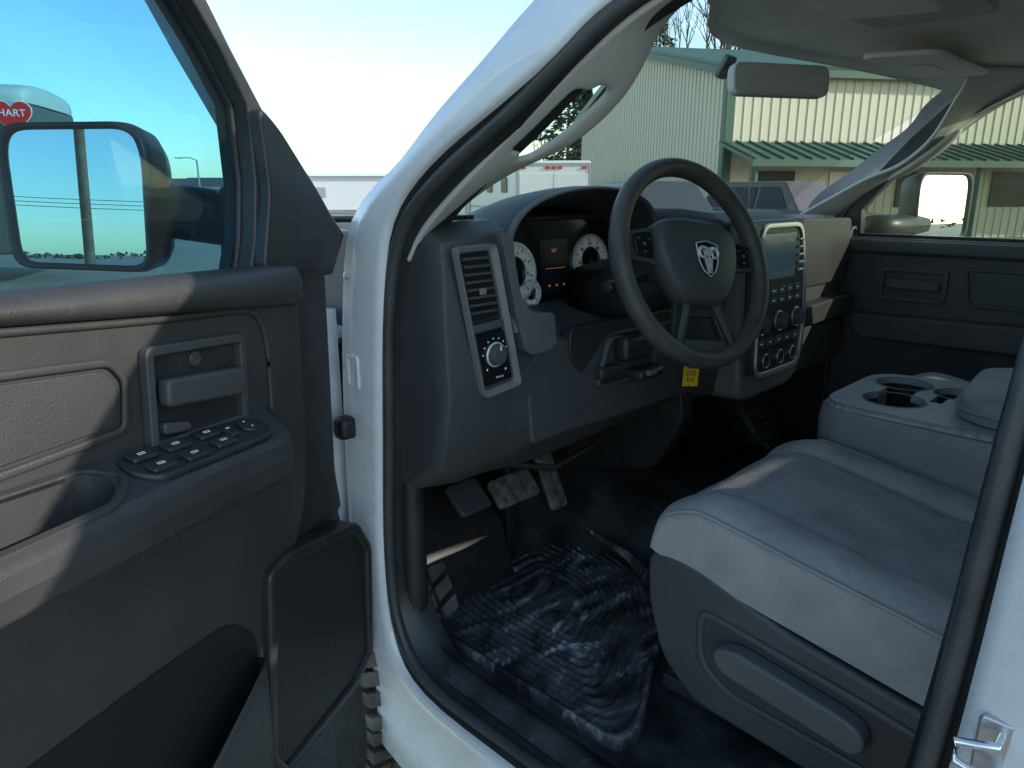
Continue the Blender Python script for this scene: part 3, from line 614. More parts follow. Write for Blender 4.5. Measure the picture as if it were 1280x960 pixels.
pd(plate('door_panel',DF,[(.17,1.372),(.175,1.13),(.19,1.0),(.30,.80),(.36,.60),(.38,.565),(1.0,.565),(1.06,.9),(1.06,1.385),(.64,1.385)],-.04,.0,DOORP,None,r=.02,bevel=.008))
pd(plate('door_front_fairing',DF,[(.060,1.375),(.070,1.0),(.055,.92),(.22,.92),(.19,1.1),(.18,1.37)],-.06,-.018,BLK,None,r=.02,bevel=.01))
secs=[]
for s in [.17,.19,.23,.3,.45,.6,.8,1.0,1.06]:
    z0=1.335+(s-.26)*.10;k=1 if s>.2 else .6
    secs.append([DF(s,1.39+ (s-.26)*.03,-.03),DF(s,1.397+(s-.26)*.03,-.01),DF(s,1.392+(s-.26)*.03,.014*k),DF(s,1.37+(s-.26)*.05,.026*k),DF(s,z0+.008,.024*k),DF(s,z0,.012*k),DF(s,z0-.002,-.01)])
pd(loft('door_top_pad',secs,DOORP,None,caps=True,sub=1))
rib=[(1.0,1.405),(.65,1.368),(.45,1.348),(.31,1.337),(.275,1.32),(.262,1.28),(.262,1.22),(.265,1.17)]
pd(tube('panel_rib',[DF(p.x,p.y,.002) for p in crom([(a,b,0) for a,b in rib],3)],.005,DOORP,None,n=8))
pd(rring('upper_inset_panel_rim',DF,[(1.0,1.36),(.66,1.332),(.535,1.318),(.515,1.29),(.525,1.225),(.72,1.225),(1.0,1.24)],.018,.010,0,.007,DOORP,None,bevel=.003))
pd(plate('upper_inset_panel',DF,[(.99,1.345),(.66,1.318),(.545,1.305),(.53,1.285),(.54,1.238),(.72,1.238),(.99,1.25)],-.002,.003,mat('inset_vinyl',(.043,.042,.042),.55,bump=.3,bscale=420,kind='v',var=.12,vscale=8,dust=.15),None,r=.014))
pd(rring('handle_bezel',DF,[(.495,1.322),(.320,1.308),(.328,1.182),(.505,1.192)],.012,.012,0,.014,DARK,None))
pd(plate('handle_recess',DF,[(.483,1.310),(.332,1.297),(.340,1.194),(.493,1.203)],.001,.003,BLK,None,r=.01,bevel=0))
pd(plate('door_handle',DF,[(.480,1.280),(.338,1.264),(.343,1.226),(.483,1.245)],.006,.026,DARK,None,r=.010,bevel=.006,seg=3))
pd(plate('lock_lever',DF,[(.483,1.225),(.44,1.215),(.44,1.203),(.485,1.21)],.003,.016,DARK,None,r=.006))
pd(disc('handle_screw',DF,.41,1.290,.010,.003,.006,DARK,None))
def az(s):return 1.162+.07*(s-.30)
def aw(s):return .080+.09*max(0,s-.45)
secs=[]
for s,k in ((.272,.15),(.28,.5),(.30,.8),(.34,1),(.45,1),(.52,1),(.6,1),(.7,1),(.8,1),(1.03,1)):
    z=az(s);w=aw(s)*k
    secs.append([DF(s,z-.10,-.005),DF(s,z-.088,.035*k),DF(s,z-.058,w*.93),DF(s,z-.030,w),DF(s,z-.008,w*.96),DF(s,z+.0,w*.86),DF(s,z+.019-.0,.02*k),DF(s,z+.027,-.005)])
arm=loft('armrest',secs,DOORP,None,caps=True,closed=True,sub=0,bevel=.005,seg=3)
c=plate('c',frame(H,ds,dt,(0,0,1)),rnd([(.60,.012),(.99,.012),(.99,.098),(.63,.078),(.585,.045)],.02),1.155,1.30,BLK,None,bevel=0)
cut(arm,[c])
while len(arm.data.materials)<2: arm.data.materials.append(BLK)
pd(arm)
for p in arm.data.polygons:p.use_smooth=False
Fsw=lambda a,b,c=0:H+ds*a+dt*b+V((0,0,az(a)+.0235-.28*b+c))
pd(rring('pull_cup_rim',Fsw,[(1.0,.003),(.59,.003),(.565,.045),(.62,.086),(1.0,.108)],.02,.009,-.004,.004,DOORP,None,bevel=.001))
pd(plate('window_switch_panel',Fsw,[(.56,.012),(.345,.010),(.322,.03),(.335,.060),(.36,.068),(.55,.072),(.57,.045)],-.003,.006,BLK,None,r=.012))
ks=[(.535,.028),(.535,.056),(.485,.030),(.485,.058),(.43,.028),(.43,.054)]
for a,b in ks: pd(plate('window_switch',Fsw,rect(a-.018,b-.009,a+.018,b+.009),.006,.012,BLK,None,r=.004,bevel=.002))
pd(disc('mirror_adjuster',Fsw,.365,.04,.014,.006,.011,BLK,None));pd(plate('lock_switch',Fsw,rect(.39,.02,.408,.05),.006,.011,BLK,None,r=.003))
pd(boxes('switch_icons',Fsw,[rect(a-.005,b-.0015,a+.005,b-.001) for a,b in ks]+[rect(a-.005,b+.0015,a+.005,b+.002) for a,b in ks]+[rect(a-.005,b-.0015,a-.0045,b+.002) for a,b in ks]+[rect(a+.0045,b-.0015,a+.005,b+.002) for a,b in ks]+[rect(.396,.034,.402,.036),rect(.363,.032,.366,.034),rect(.363,.046,.366,.048)],.012,.0125,WHT,None))
secs=[]
for s,w,zt in ((.345,.0,.80),(.36,.03,.82),(.40,.05,.83),(.47,.06,.80),(.55,.065,.76),(.62,.065,.72),(.75,.065,.70),(1.0,.06,.70)):
    secs.append([DF(s,.57,.0),DF(s,.58,w*.8),DF(s,.64,w),DF(s,zt-.01,w*1.1),DF(s,zt,w*1.05),DF(s,zt-.01,w*.85),DF(s,.6,w*.6)])
pd(loft('map_pocket',secs,DOORP,None,sub=1))
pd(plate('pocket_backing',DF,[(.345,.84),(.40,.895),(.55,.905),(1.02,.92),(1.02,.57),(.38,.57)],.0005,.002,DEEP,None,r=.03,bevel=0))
MESH=bpy.data.materials.new('speaker_mesh');MESH.use_nodes=True;nt=MESH.node_tree;b=nt.nodes['Principled BSDF'];tc=nt.nodes.new('ShaderNodeTexCoord');vo=nt.nodes.new('ShaderNodeTexVoronoi');vo.inputs['Scale'].default_value=220;vo.inputs['Randomness'].default_value=.1
nt.links.new(tc.outputs['Object'],vo.inputs['Vector']);rr=nt.nodes.new('ShaderNodeValToRGB');rr.color_ramp.elements[0].position=.25;rr.color_ramp.elements[0].color=(.004,.004,.004,1);rr.color_ramp.elements[1].position=.5;rr.color_ramp.elements[1].color=(.028,.028,.029,1)
nt.links.new(vo.outputs['Distance'],rr.inputs['Fac']);nt.links.new(rr.outputs['Color'],b.inputs['Base Color']);b.inputs['Roughness'].default_value=.6
pd(rring('speaker_surround',DF,[(.32,.93),(.26,.940),(.06,.90),(.015,.83),(.03,.60),(.10,.565),(.33,.555),(.36,.61),(.335,.80)],.015,.020,-.03,.016,BLK,None,bevel=.006))
pd(plate('speaker_grille',DF,[(.302,.908),(.25,.92),(.07,.885),(.035,.825),(.048,.61),(.11,.58),(.32,.572),(.340,.61),(.317,.79)],-.02,.008,MESH,None,r=.012))
pd(plate('door_edge_guard',DF,[(.10,.560),(.40,.555),(1.0,.555),(1.0,.568),(.4,.568),(.1,.572)],-.1,.003,BLK,None))
th=math.radians(12)
mc=V(DF(.327,1.487,-.252));mn=(ds*math.cos(th)+dt*math.sin(th));tl=math.radians(2.6);mn=(mn*math.cos(tl)+V((0,0,math.sin(tl)))).normalized()
mw=V((0,0,1)).cross(mn).normalized();mu=mn.cross(mw).normalized()
FM_=lambda a,b,c=0:mc+mw*a+mu*b+mn*c
mo_=[(-.110,-.095),(.106,-.10),(.114,.07),(.096,.105),(-.094,.105),(-.112,.08)]
out=rnd(mo_,.03,5)
secs=[[FM_(a*s,b*s,c) for a,b in out] for s,c in ((.55,-.10),(.85,-.085),(.98,-.05),(1.03,-.01),(1.02,.006),(.95,.006),(.94,-.004),(.3,-.006))]
pd(loft('outside_mirror',secs,BLK,None,closed=True,caps=True))
pd(plate('mirror_glass',FM_,[(a*.93,b*.93) for a,b in out],-.003,.0,MIRR,None,bevel=0,smooth=False))
pd(boxes('mirror_heat_symbol',FM_,[rect(-.080+.0,-.083,-.072,-.0815),rect(-.080,-.078,-.072,-.0765),rect(-.0815,-.083,-.080,-.0765),rect(-.072,-.083,-.0705,-.0765)],.0003,.0006,BLK,None))
sec=[]
e0=DF(.16,1.45,-.06);e1=mc-mn*.045
for k in range(8):
    t=k/7;p=V(e0).lerp(V(e1),t);h=.044-.004*t;w=.03
    sec.append([p+V((0,0,h*math.copysign(abs(math.sin(a))**.6,math.sin(a))))+ds*(w*math.cos(a)) for a in [2*math.pi*i/16 for i in range(16)]])
pd(loft('mirror_arm',sec,BLK,None,closed=True,caps=True))
pd(box('mirror_arm_base',DF(.17,1.45,-.075),(.10,.10,.12),BLK,None,R=Matrix.Rotation(-(math.pi/2)+(math.pi/2-A)*-1,4,'Z').to_3x3(),bevel=.02,seg=3))
# ============================================================ PASSENGER DOOR
PD,pp=sub_empty('passenger_door',V((2.6,.5,.6)))
FP=lambda a,b,c=0:V((2.60-c,a,b))
DKP=mat('passenger_panel_plastic',(.072,.073,.077),.5,bump=.2,bscale=500,kind='v',var=.1)
pp(plate('door_panel',FP,[(1.02,1.35),(1.0,.62),(.05,.58),(.02,1.35)],-.03,.0,DKP,None,r=.03,bevel=.01))
pp(plate('door_top_pad',FP,[(1.0,1.345),(.02,1.345),(.02,1.30),(1.0,1.30)],0,.03,DKP,None,bevel=.012,seg=3))
pp(rring('handle_bezel',FP,[(.84,1.255),(.64,1.255),(.64,1.15),(.84,1.15)],.015,.010,0,.012,DGREY,None))
pp(plate('door_handle',FP,rect(.66,1.19,.82,1.22),.004,.022,DGREY,None,r=.01))
pp(rring('upper_inset_panel',FP,[(.60,1.27),(.1,1.27),(.1,1.15),(.58,1.15)],.02,.01,0,.01,DKP,None))
pp(plate('armrest',FP,[(.92,1.10),(.05,1.12),(.05,1.03),(.88,1.02)],0,.07,DKP,None,r=.03,bevel=.015,seg=3))
pp(plate('map_pocket',FP,[(.80,.80),(.05,.80),(.05,.63),(.80,.63)],0,.05,DKP,None,r=.04,bevel=.01))
pp(plate('door_skin',lambda a,b,c=0:V((2.74-c,a,b)),[(1.2,.45),(1.2,1.33),(.02,1.35),(.02,.45)],0,.03,PAINT,None,r=.03))
Fg2=lambda a,b,c=0:V((2.665-c-(b-1.34)*.24,a,b))
pp(ring('window_frame',Fg2,[(1.02,1.345),(1.05,1.42),(.92,1.53),(.80,1.66),(.66,1.79),(.5,1.86),(.04,1.86),(.02,1.345)],[(.94,1.36),(.94,1.44),(.86,1.53),(.75,1.63),(.62,1.74),(.48,1.80),(.10,1.81),(.09,1.36)],-.02,.02,SEALM,None))
pp(plate('window_glass',Fg2,[(.95,1.35),(.95,1.45),(.86,1.55),(.75,1.65),(.62,1.76),(.48,1.82),(.08,1.82),(.07,1.35)],-.002,.002,GLP,None,bevel=0))
pc_=V((3.05,.81,1.44));pn_=V((-.38,-.92,.03)).normalized();pw=V((0,0,1)).cross(pn_).normalized();pu=pn_.cross(pw)
FQ=lambda a,b,c=0:pc_+pw*a+pu*b+pn_*c
out=rnd([(-.135,-.12),(.135,-.12),(.14,.09),(.12,.125),(-.12,.125),(-.14,.09)],.04,5)
pp(loft('outside_mirror',[[FQ(a*s,b*s,c) for a,b in out] for s,c in ((.6,-.1),(.9,-.08),(1.03,-.02),(1.03,.01),(.95,.01),(.94,.0),(.3,-.002))],BLK,None,closed=True,caps=True))
pp(plate('mirror_glass',FQ,[(a*.93,b*.93) for a,b in out],.0,.002,MIRR,None,bevel=0,smooth=False))
pp(tube('mirror_arm',[V((2.70,.93,1.38)),V((2.82,.90,1.38)),V((3.0,.86,1.38))],.04,BLK,None,n=12))
# ============================================================ WHEELS
def wheel(x,y):
    W,pw_=sub_empty('wheel',V((x,y,.41)))
    pr=[(-.135,.23),(-.145,.30),(-.14,.36),(-.12,.395),(-.10,.402),(.10,.402),(.12,.395),(.14,.36),(.145,.30),(.135,.23)]
    secs=[[V((x+a,y+r*math.cos(t),.41+r*math.sin(t))) for a,r in pr] for t in [2*math.pi*i/48 for i in range(49)]]
    pw_(loft('tyre',secs,RUB,None))
    vs=[];fs=[]
    for i in range(56):
        for j in range(5):
            t0=2*math.pi*(i+(.5 if j%2 else 0)+random.uniform(-.1,.1))/56;t1=t0+2*math.pi*.66/56;a0=-.135+j*.055;a1=a0+.045
            if j==0:a0-=.005
            b=len(vs);sk=.35*2*math.pi/56*(1 if j<2 else -1)
            for rr in (.39,.414):
                vs+=[V((x+a0,y+rr*math.cos(t0),.41+rr*math.sin(t0))),V((x+a1,y+rr*math.cos(t0+sk),.41+rr*math.sin(t0+sk))),V((x+a1,y+rr*math.cos(t1+sk),.41+rr*math.sin(t1+sk))),V((x+a0,y+rr*math.cos(t1),.41+rr*math.sin(t1)))]
            fs+=[(b,b+1,b+2,b+3),(b+4,b+5,b+6,b+7),(b,b+1,b+5,b+4),(b+1,b+2,b+6,b+5),(b+2,b+3,b+7,b+6),(b+3,b,b+4,b+7)]
    pw_(mk('tyre_tread',vs,fs,TYRE,None,smooth=False))
    pw_(disc('rim',frame((x,y,.41),(0,1,0),(0,0,1),(-1,0,0)),0,0,.23,-.12,.10,SILV,None))
for x in (.82,2.62):
    wheel(x,1.50);wheel(x,-2.2)
loft('wheel_liner',[[V((x,1.60+.47*math.cos(t),.47+.47*math.sin(t))) for t in [math.pi*i/12 for i in range(1,13)]] for x in (.76,1.15)],RUB,T)
box('inner_fender_splash',(1.2,1.7,.7),(.03,1.0,.8),RUB,T)
# ============================================================ ENVIRONMENT
def E(h,r,z=0):return V((.70711*(h+r),.70711*(h-r),z))
gm=bpy.data.materials.new('gravel_lot');gm.use_nodes=True;nt=gm.node_tree;b=nt.nodes['Principled BSDF'];b.inputs['Roughness'].default_value=.95
tc=nt.nodes.new('ShaderNodeTexCoord');n1=nt.nodes.new('ShaderNodeTexNoise');n1.inputs['Scale'].default_value=.25;n1.inputs['Detail'].default_value=12;n1.inputs['Roughness'].default_value=.7
n2=nt.nodes.new('ShaderNodeTexVoronoi');n2.inputs['Scale'].default_value=55
nt.links.new(tc.outputs['Object'],n1.inputs['Vector']);nt.links.new(tc.outputs['Object'],n2.inputs['Vector'])
r=nt.nodes.new('ShaderNodeValToRGB');r.color_ramp.elements[0].color=(.28,.235,.18,1);r.color_ramp.elements[1].color=(.48,.42,.33,1);r.color_ramp.elements[0].position=.35;r.color_ramp.elements[1].position=.65
hs2=nt.nodes.new('ShaderNodeRGBToBW');mr=nt.nodes.new('ShaderNodeMapRange');mr.inputs['To Min'].default_value=.55;mr.inputs['To Max'].default_value=1.1
nt.links.new(n2.outputs['Color'],hs2.inputs[0]);nt.links.new(hs2.outputs[0],mr.inputs['Value'])
mx=nt.nodes.new('ShaderNodeMixRGB');mx.blend_type='MULTIPLY';mx.inputs[0].default_value=1
nt.links.new(n1.outputs['Fac'],r.inputs['Fac']);nt.links.new(r.outputs['Color'],mx.inputs[1]);nt.links.new(mr.outputs['Result'],mx.inputs[2]);nt.links.new(mx.outputs[0],b.inputs['Base Color'])
bp=nt.nodes.new('ShaderNodeBump');bp.inputs['Distance'].default_value=.015;nt.links.new(n2.outputs['Distance'],bp.inputs['Height']);nt.links.new(bp.outputs['Normal'],b.inputs['Normal'])
g=mk('ground',[(-2500,-2500,0),(2500,-2500,0),(2500,2500,0),(-2500,2500,0)],[(0,1,2,3)],gm,None,smooth=False);g['kind']='structure'
def ribmat(name,col):
    m=bpy.data.materials.new(name);m.use_nodes=True;nt=m.node_tree;b=nt.nodes['Principled BSDF'];b.inputs['Roughness'].default_value=.5
    tc=nt.nodes.new('ShaderNodeTexCoord')
    n=nt.nodes.new('ShaderNodeTexNoise');n.inputs['Scale'].default_value=.8;nt.links.new(tc.outputs['Object'],n.inputs['Vector'])
    r=nt.nodes.new('ShaderNodeValToRGB');r.color_ramp.elements[0].color=(*[c*.88 for c in col],1);r.color_ramp.elements[1].color=(*col,1);nt.links.new(n.outputs['Fac'],r.inputs['Fac']);nt.links.new(r.outputs['Color'],b.inputs['Base Color']);return m
CREAM=ribmat('cream_metal_siding',(.60,.56,.44));GRN=ribmat('green_metal_trim',(.035,.095,.065))
BM=thing('metal_building',E(31,15),'cream ribbed metal building with green trim and lean-to porch roof','building')
def bp_(o):setp(o,BM);return o
C0=E(23,6.45);gd=(E(39,3.6)-C0);GL=gd.length;gd.normalize()
ld=V((-gd.y,gd.x,0))
if ld.dot(E(.19,.982))<0: ld=-ld
LL=34.;HE=5.0;PK=6.85
def ribwall(name,o,d,nrm,L,zf,sp=.3,z0=0):
    vs=[];x=0;prof=[]
    while x<L:
        for dx,dn in ((0,0),(sp-.07,0),(sp-.055,.03),(sp-.02,.03)):
            if x+dx<=L: prof.append((x+dx,dn))
        x+=sp
    prof.append((L,0))
    for a,dn in prof:
        p=o+d*a+nrm*dn;vs+=[p+V((0,0,z0)),p+V((0,0,zf(a)))]
    return bp_(mk(name,vs,[(2*i,2*i+2,2*i+3,2*i+1) for i in range(len(prof)-1)],CREAM,None,smooth=False))
ribwall('gable_wall',C0,gd,-ld,GL,lambda a:HE+(PK-HE)*(1-abs(a-GL/2)/(GL/2)))
ribwall('long_wall',C0,ld,-gd,LL,lambda a:HE)
up=V((0,0,1))
def quadslab(name,p,m,t=.12):
    n=(p[1]-p[0]).cross(p[3]-p[0]).normalized()*t
    vs=list(p)+[q+n for q in p];return bp_(mk(name,vs,[(0,1,2,3),(4,5,6,7),(0,1,5,4),(1,2,6,5),(2,3,7,6),(3,0,4,7)],m,None,smooth=False))
R0=C0-gd*.35-ld*.3+up*(HE-.02);RP=C0+gd*GL/2-ld*.3+up*(PK+.08);R1=C0+gd*(GL+.35)-ld*.3+up*(HE-.02)
quadslab('roof',[R0,R0+ld*(LL+.6),RP+ld*(LL+.6),RP],GRN);quadslab('roof_slope',[RP,RP+ld*(LL+.6),R1+ld*(LL+.6),R1],GRN)
quadslab('gable_trim',[R0-up*.22,R0,RP,RP-up*.22],GRN,.05);quadslab('gable_trim',[RP-up*.22,RP,R1,R1-up*.22],GRN,.05)
quadslab('eave_gutter',[R0-up*.2,R0-up*.2+ld*LL,R0+ld*LL,R0],GRN,.06)
quadslab('corner_trim',[C0-gd*.06-ld*.06,C0-gd*.06+ld*.2,C0-gd*.06+ld*.2+up*HE,C0-gd*.06-ld*.06+up*HE],GRN,.04)
quadslab('corner_trim',[C0-gd*.06-ld*.07,C0+gd*.2-ld*.07,C0+gd*.2-ld*.07+up*HE,C0-gd*.06-ld*.07+up*HE],GRN,.04)
a0=C0-ld*.2+up*2.95-gd*.04;b0=C0-ld*.2-gd*2.2+up*2.35
PR=quadslab('porch_roof',[a0,a0+ld*26,b0+ld*26,b0],GRN,.08)
vs=[];fs=[]
for i in range(60):
    p=a0+ld*(.1+i*.43)+up*.005;q=b0+ld*(.1+i*.43)+up*.005;b=len(vs);vs+=[p,p+ld*.05,q+ld*.05,q,p+up*.05,p+ld*.05+up*.05,q+ld*.05+up*.05,q+up*.05];fs+=[(b,b+1,b+2,b+3),(b+4,b+5,b+6,b+7),(b,b+4,b+7,b+3),(b+1,b+5,b+6,b+2),(b+3,b+2,b+6,b+7)]
mk('porch_roof_ribs',vs,fs,GRN,PR,smooth=False)
quadslab('porch_fascia',[b0-up*.18,b0-up*.18+ld*26,b0+ld*26,b0],GRN,.05)
for i in range(7):
    p=b0+gd*.2+ld*(.2+i*3.6);bp_(box('porch_post',(p.x,p.y,1.08),(.14,.14,2.16),GRN,None,bevel=.01))
WD=mat('dark_window',(.03,.032,.035),.35,spec=.2);DRW=mat('white_door',(.6,.6,.58),.5)
for i,(a,w,z0,z1,m) in enumerate(((1.2,1.2,1.0,2.1,WD),(3.6,1.0,.05,2.1,DRW),(6,1.4,1.0,2.1,WD),(9.5,1.4,1.0,2.1,WD),(13,1.0,.05,2.1,DRW),(16,1.6,1.0,2.1,WD),(20,1.6,1.0,2.1,WD))):
    p=C0+ld*a-gd*.035
    quadslab('window' if m is WD else 'door',[p+up*z0,p+ld*w+up*z0,p+ld*w+up*z1,p+up*z1],m,.04)
quadslab('back_wall',[C0+gd*GL,C0+gd*GL+ld*LL,C0+gd*GL+ld*LL+up*HE,C0+gd*GL+up*HE],CREAM,.1)
# ---- white trailer
WTR=mat('trailer_white',(.7,.71,.72),.4,var=.04);TGR=mat('trailer_grey',(.35,.36,.37),.4)
TR=thing('cargo_trailer',E(25,1),'white enclosed trailer with red marker lights and side windows','trailer')
t0=E(24,2.55);tr=E(.10,-1).normalized();tf=E(1,-.22).normalized()
w=2.45;Lr=9
def tq(nm,F,pts,c0,c1,m,**k):
    o=plate(nm,F,pts,c0,c1,m,None,**k);setp(o,TR);return o
Ff=lambda a,b,c=0:t0+tr*a-tf*c+up*b
base=[t0,t0+tr*w,t0+tr*w+E(Lr,-3.2),t0+E(Lr,-3.2)]
vs=[p+up*.5 for p in base]+[p+up*2.45 for p in base]
o=mk('trailer_body',vs,[(0,1,2,3),(4,5,6,7),(0,1,5,4),(1,2,6,5),(2,3,7,6),(3,0,4,7)],WTR,None,bevel=.08,seg=3);setp(o,TR)
rring_=rring('rear_frame',Ff,[(.03,.55),(w-.03,.55),(w-.03,2.38),(.03,2.38)],.05,.08,.002,.03,TGR);setp(rring_,TR)
tq('rear_door_leaf',Ff,rect(.12,.62,w/2-.02,2.05),.003,.03,WTR);tq('rear_door_leaf',Ff,rect(w/2+.02,.62,w-.12,2.05),.003,.03,WTR)
for i,a in enumerate((.25,w/2-.2,w/2,w/2+.2,w-.25)): tq('marker_light',Ff,rect(a-.07,2.19,a+.07,2.27),.003,.04,RED)
sd=E(Lr,-3.2).normalized();sp0=t0+tr*w;sn=V((-sd.y,sd.x,0))
if sn.dot(-tr)>0: sn=-sn
Fsd=lambda a,b,c=0:sp0+sd*a+sn*c+up*b
for a in (.8,2.4,4.2): tq('trailer_window',Fsd,rect(a,1.45,a+.6,1.95),.005,.03,WD,r=.08)
tq('stripe',Fsd,rect(.1,.9,Lr,.98),.004,.008,TGR)
tq('side_door',Fsd,rect(5.2,.6,5.9,2.1),.004,.03,TGR,r=.05)
for a in (3.4,4.4):
    c=Fsd(a,.36,-.1)
    o=disc('trailer_wheel',lambda A_,B_,C_=0,c=c:c+sd*A_+up*B_+sn*C_,0,0,.36,-.1,.12,TYRE,None);setp(o,TR)
tube('trailer_hitch',[t0+E(Lr,-3.2)+tr*1.2+up*.55,t0+E(Lr+1.5,-3.7)+tr*1.2+up*.55],.06,BLK,TR)
# ---- horse trailer with heart sign
HT=thing('horse_trailer',E(13,-10),'grey horse trailer with white roof and red heart sign','trailer')
tg=mat('trailer_dark_grey',(.07,.075,.07),.4,var=.1)
q0=E(12,-7.55);hd=E(-.25,-1).normalized();hb=E(1,-.25).normalized();Fh=lambda a,b,c=0:q0+hd*a-hb*c+up*b
def hq(nm,pts,c0,c1,m,**k):
    o=plate(nm,Fh,pts,c0,c1,m,None,**k);setp(o,HT);return o
Lh=6
hq('trailer_side',[(0.02,.5),(Lh,.5),(Lh,2.85),(0.02,2.85)],-2.2,0,tg,bevel=.05)
secs=[]
for a in (0,.08,.3,Lh-.3,Lh):
    k=.7 if a==0 else 1
    secs.append([Fh(a,2.84+ (z*k),c) for c,z in ((.03,0),(.05,.10),(.0,.24),(-.4,.32),(-1.1,.34),(-1.8,.32),(-2.2,.24),(-2.25,.10),(-2.23,0))])
o=loft('trailer_roof',secs,mat('roof_white_green',(.58,.62,.55),.4),None,caps=True,sub=1);setp(o,HT)
hq('window_band',rect(1.0,2.45,5.5,2.72),.003,.02,WD,r=.05)
hq('trim_strip',rect(.02,2.78,Lh,2.84),.004,.03,SILV)
def heart(s,n=48):
    return [(s*16*math.sin(2*math.pi*i/n)**3/17,s*(13*math.cos(2*math.pi*i/n)-5*math.cos(4*math.pi*i/n)-2*math.cos(6*math.pi*i/n)-math.cos(8*math.pi*i/n))/17) for i in range(n)]
hc=(.245,2.64)
Fheart=lambda a,b,c=0:Fh(hc[0]-a,hc[1]+b,c)
o=plate('heart_sign_border',Fheart,heart(.305),.032,.045,WHT,None,bevel=0,smooth=False);setp(o,HT)
o=plate('heart_sign',Fheart,heart(.290),.046,.055,mat('heart_red',(.85,.015,.015),.6,spec=.2),None,bevel=0,smooth=False);setp(o,HT)
text('heart_lettering','HART',Fheart,0,.03,.152,.058,WHT,HT,ext=.004)
for a in (2.2,3.2):
    o=disc('trailer_wheel',Fh,a,.38,.38,-.1,.06,TYRE,None);setp(o,HT)
def farbox(nm,h,r,wid,dep,z,m,lab,cat,roofm=None,pitch=.8,group=None):
    o=thing(nm,E(h,r),lab,cat,group);c=E(h,r);a=E(0,1);b=E(1,0)
    vs=[c+a*x+b*y+up*zz for zz in (0,z) for x,y in ((-wid/2,0),(wid/2,0),(wid/2,dep),(-wid/2,dep))]
    mk('wall',vs,[(0,1,2,3),(0,1,5,4),(1,2,6,5),(2,3,7,6),(3,0,4,7)],m,o,smooth=False)
    rv=[c+a*(-wid/2-.3)+b*-.3+up*z,c+a*(wid/2+.3)+b*-.3+up*z,c+a*(wid/2+.3)+b*(dep+.3)+up*z,c+a*(-wid/2-.3)+b*(dep+.3)+up*z,c+a*(-wid/2)+b*dep/2+up*(z+pitch),c+a*(wid/2)+b*dep/2+up*(z+pitch)]
    mk('roof',rv,[(0,1,5,4),(2,3,4,5),(1,2,5),(3,0,4),(0,1,2,3)],roofm or TGR,o,smooth=False)
    for i in range(int(wid//5)):
        p=c+a*(-wid/2+2+i*5)+b*-.05
        mk('window',[p+up*1,p+a*1.0+up*1,p+a*1.0+up*1.8,p+up*1.8],[(0,1,2,3)],TGR if m is WTR else WD,o,smooth=False)
    return o
farbox('white_shed',62,-13.5,10,14,2.7,WTR,'long low white metal shed at the edge of the lot','building',WTR,.4)
random.seed(9)
for i,(h,r,wd) in enumerate(((150,-60,14),(160,-72,12),(170,-80,16),(155,-88,10),(180,-100,15))):
    farbox('distant_house',h,r,wd,9,2.6,mat('house_wall',(.45+.1*random.random(),.42,.38),.8),'small distant house on the open horizon','house',mat('house_roof',(.12,.10,.09),.8),1.6,'distant houses')
o=thing('street_lamp',E(70,-29.3),'grey metal street lamp on a tall pole','street lamp')
p=E(70,-29.3);tube('pole',[p,p+up*4.3],.09,TGR,o,n=8);tube('lamp_arm',[p+up*4.25,p+up*4.5+E(0,-.6),p+up*4.5+E(0,-1.5)],.05,TGR,o,n=6)
box('lamp_head',p+up*4.48+E(0,-1.7),(.5,.3,.12),TGR,o)
WOOD=mat('weathered_wood',(.20,.14,.09),.9,var=.3,vscale=6)
def upole(x,y,hh=9,r0=.16,lab='weathered wooden utility pole with crossarm and wires'):
    o=thing('utility_pole',(x,y,0),lab,'utility pole','utility poles along the road')
    tube('pole',[(x,y,0),(x,y,hh)],[r0,r0*.7],WOOD,o,n=10);box('crossarm',(x,y,hh-.6),(.12,2.2,.12),WOOD,o);return o
upole(-13.5,.95,14,.09)
PL=[(-58,-62),(-66,-24),(-74,14),(-82,52)]
for x,y in PL:upole(x,y,6.5)
wl=thing('power_line',(-58,-62,0),'thin black overhead wires between poles','power line')
for dy in (-1,0,1):
    pts=[]
    for i in range(3):
        for k in range(6):
            t=k/6;pts.append((PL[i][0]+(PL[i+1][0]-PL[i][0])*t,PL[i][1]+(PL[i+1][1]-PL[i][1])*t+dy,6.0-1.6*t*(1-t)+.35*dy))
    tube('wire',pts,.025,BLK,wl,n=4)
BARK=mat('bark',(.10,.075,.055),.9,var=.3,vscale=5)
NEED=mat('pine_needles',(.035,.06,.03),.9,var=.4,vscale=3)
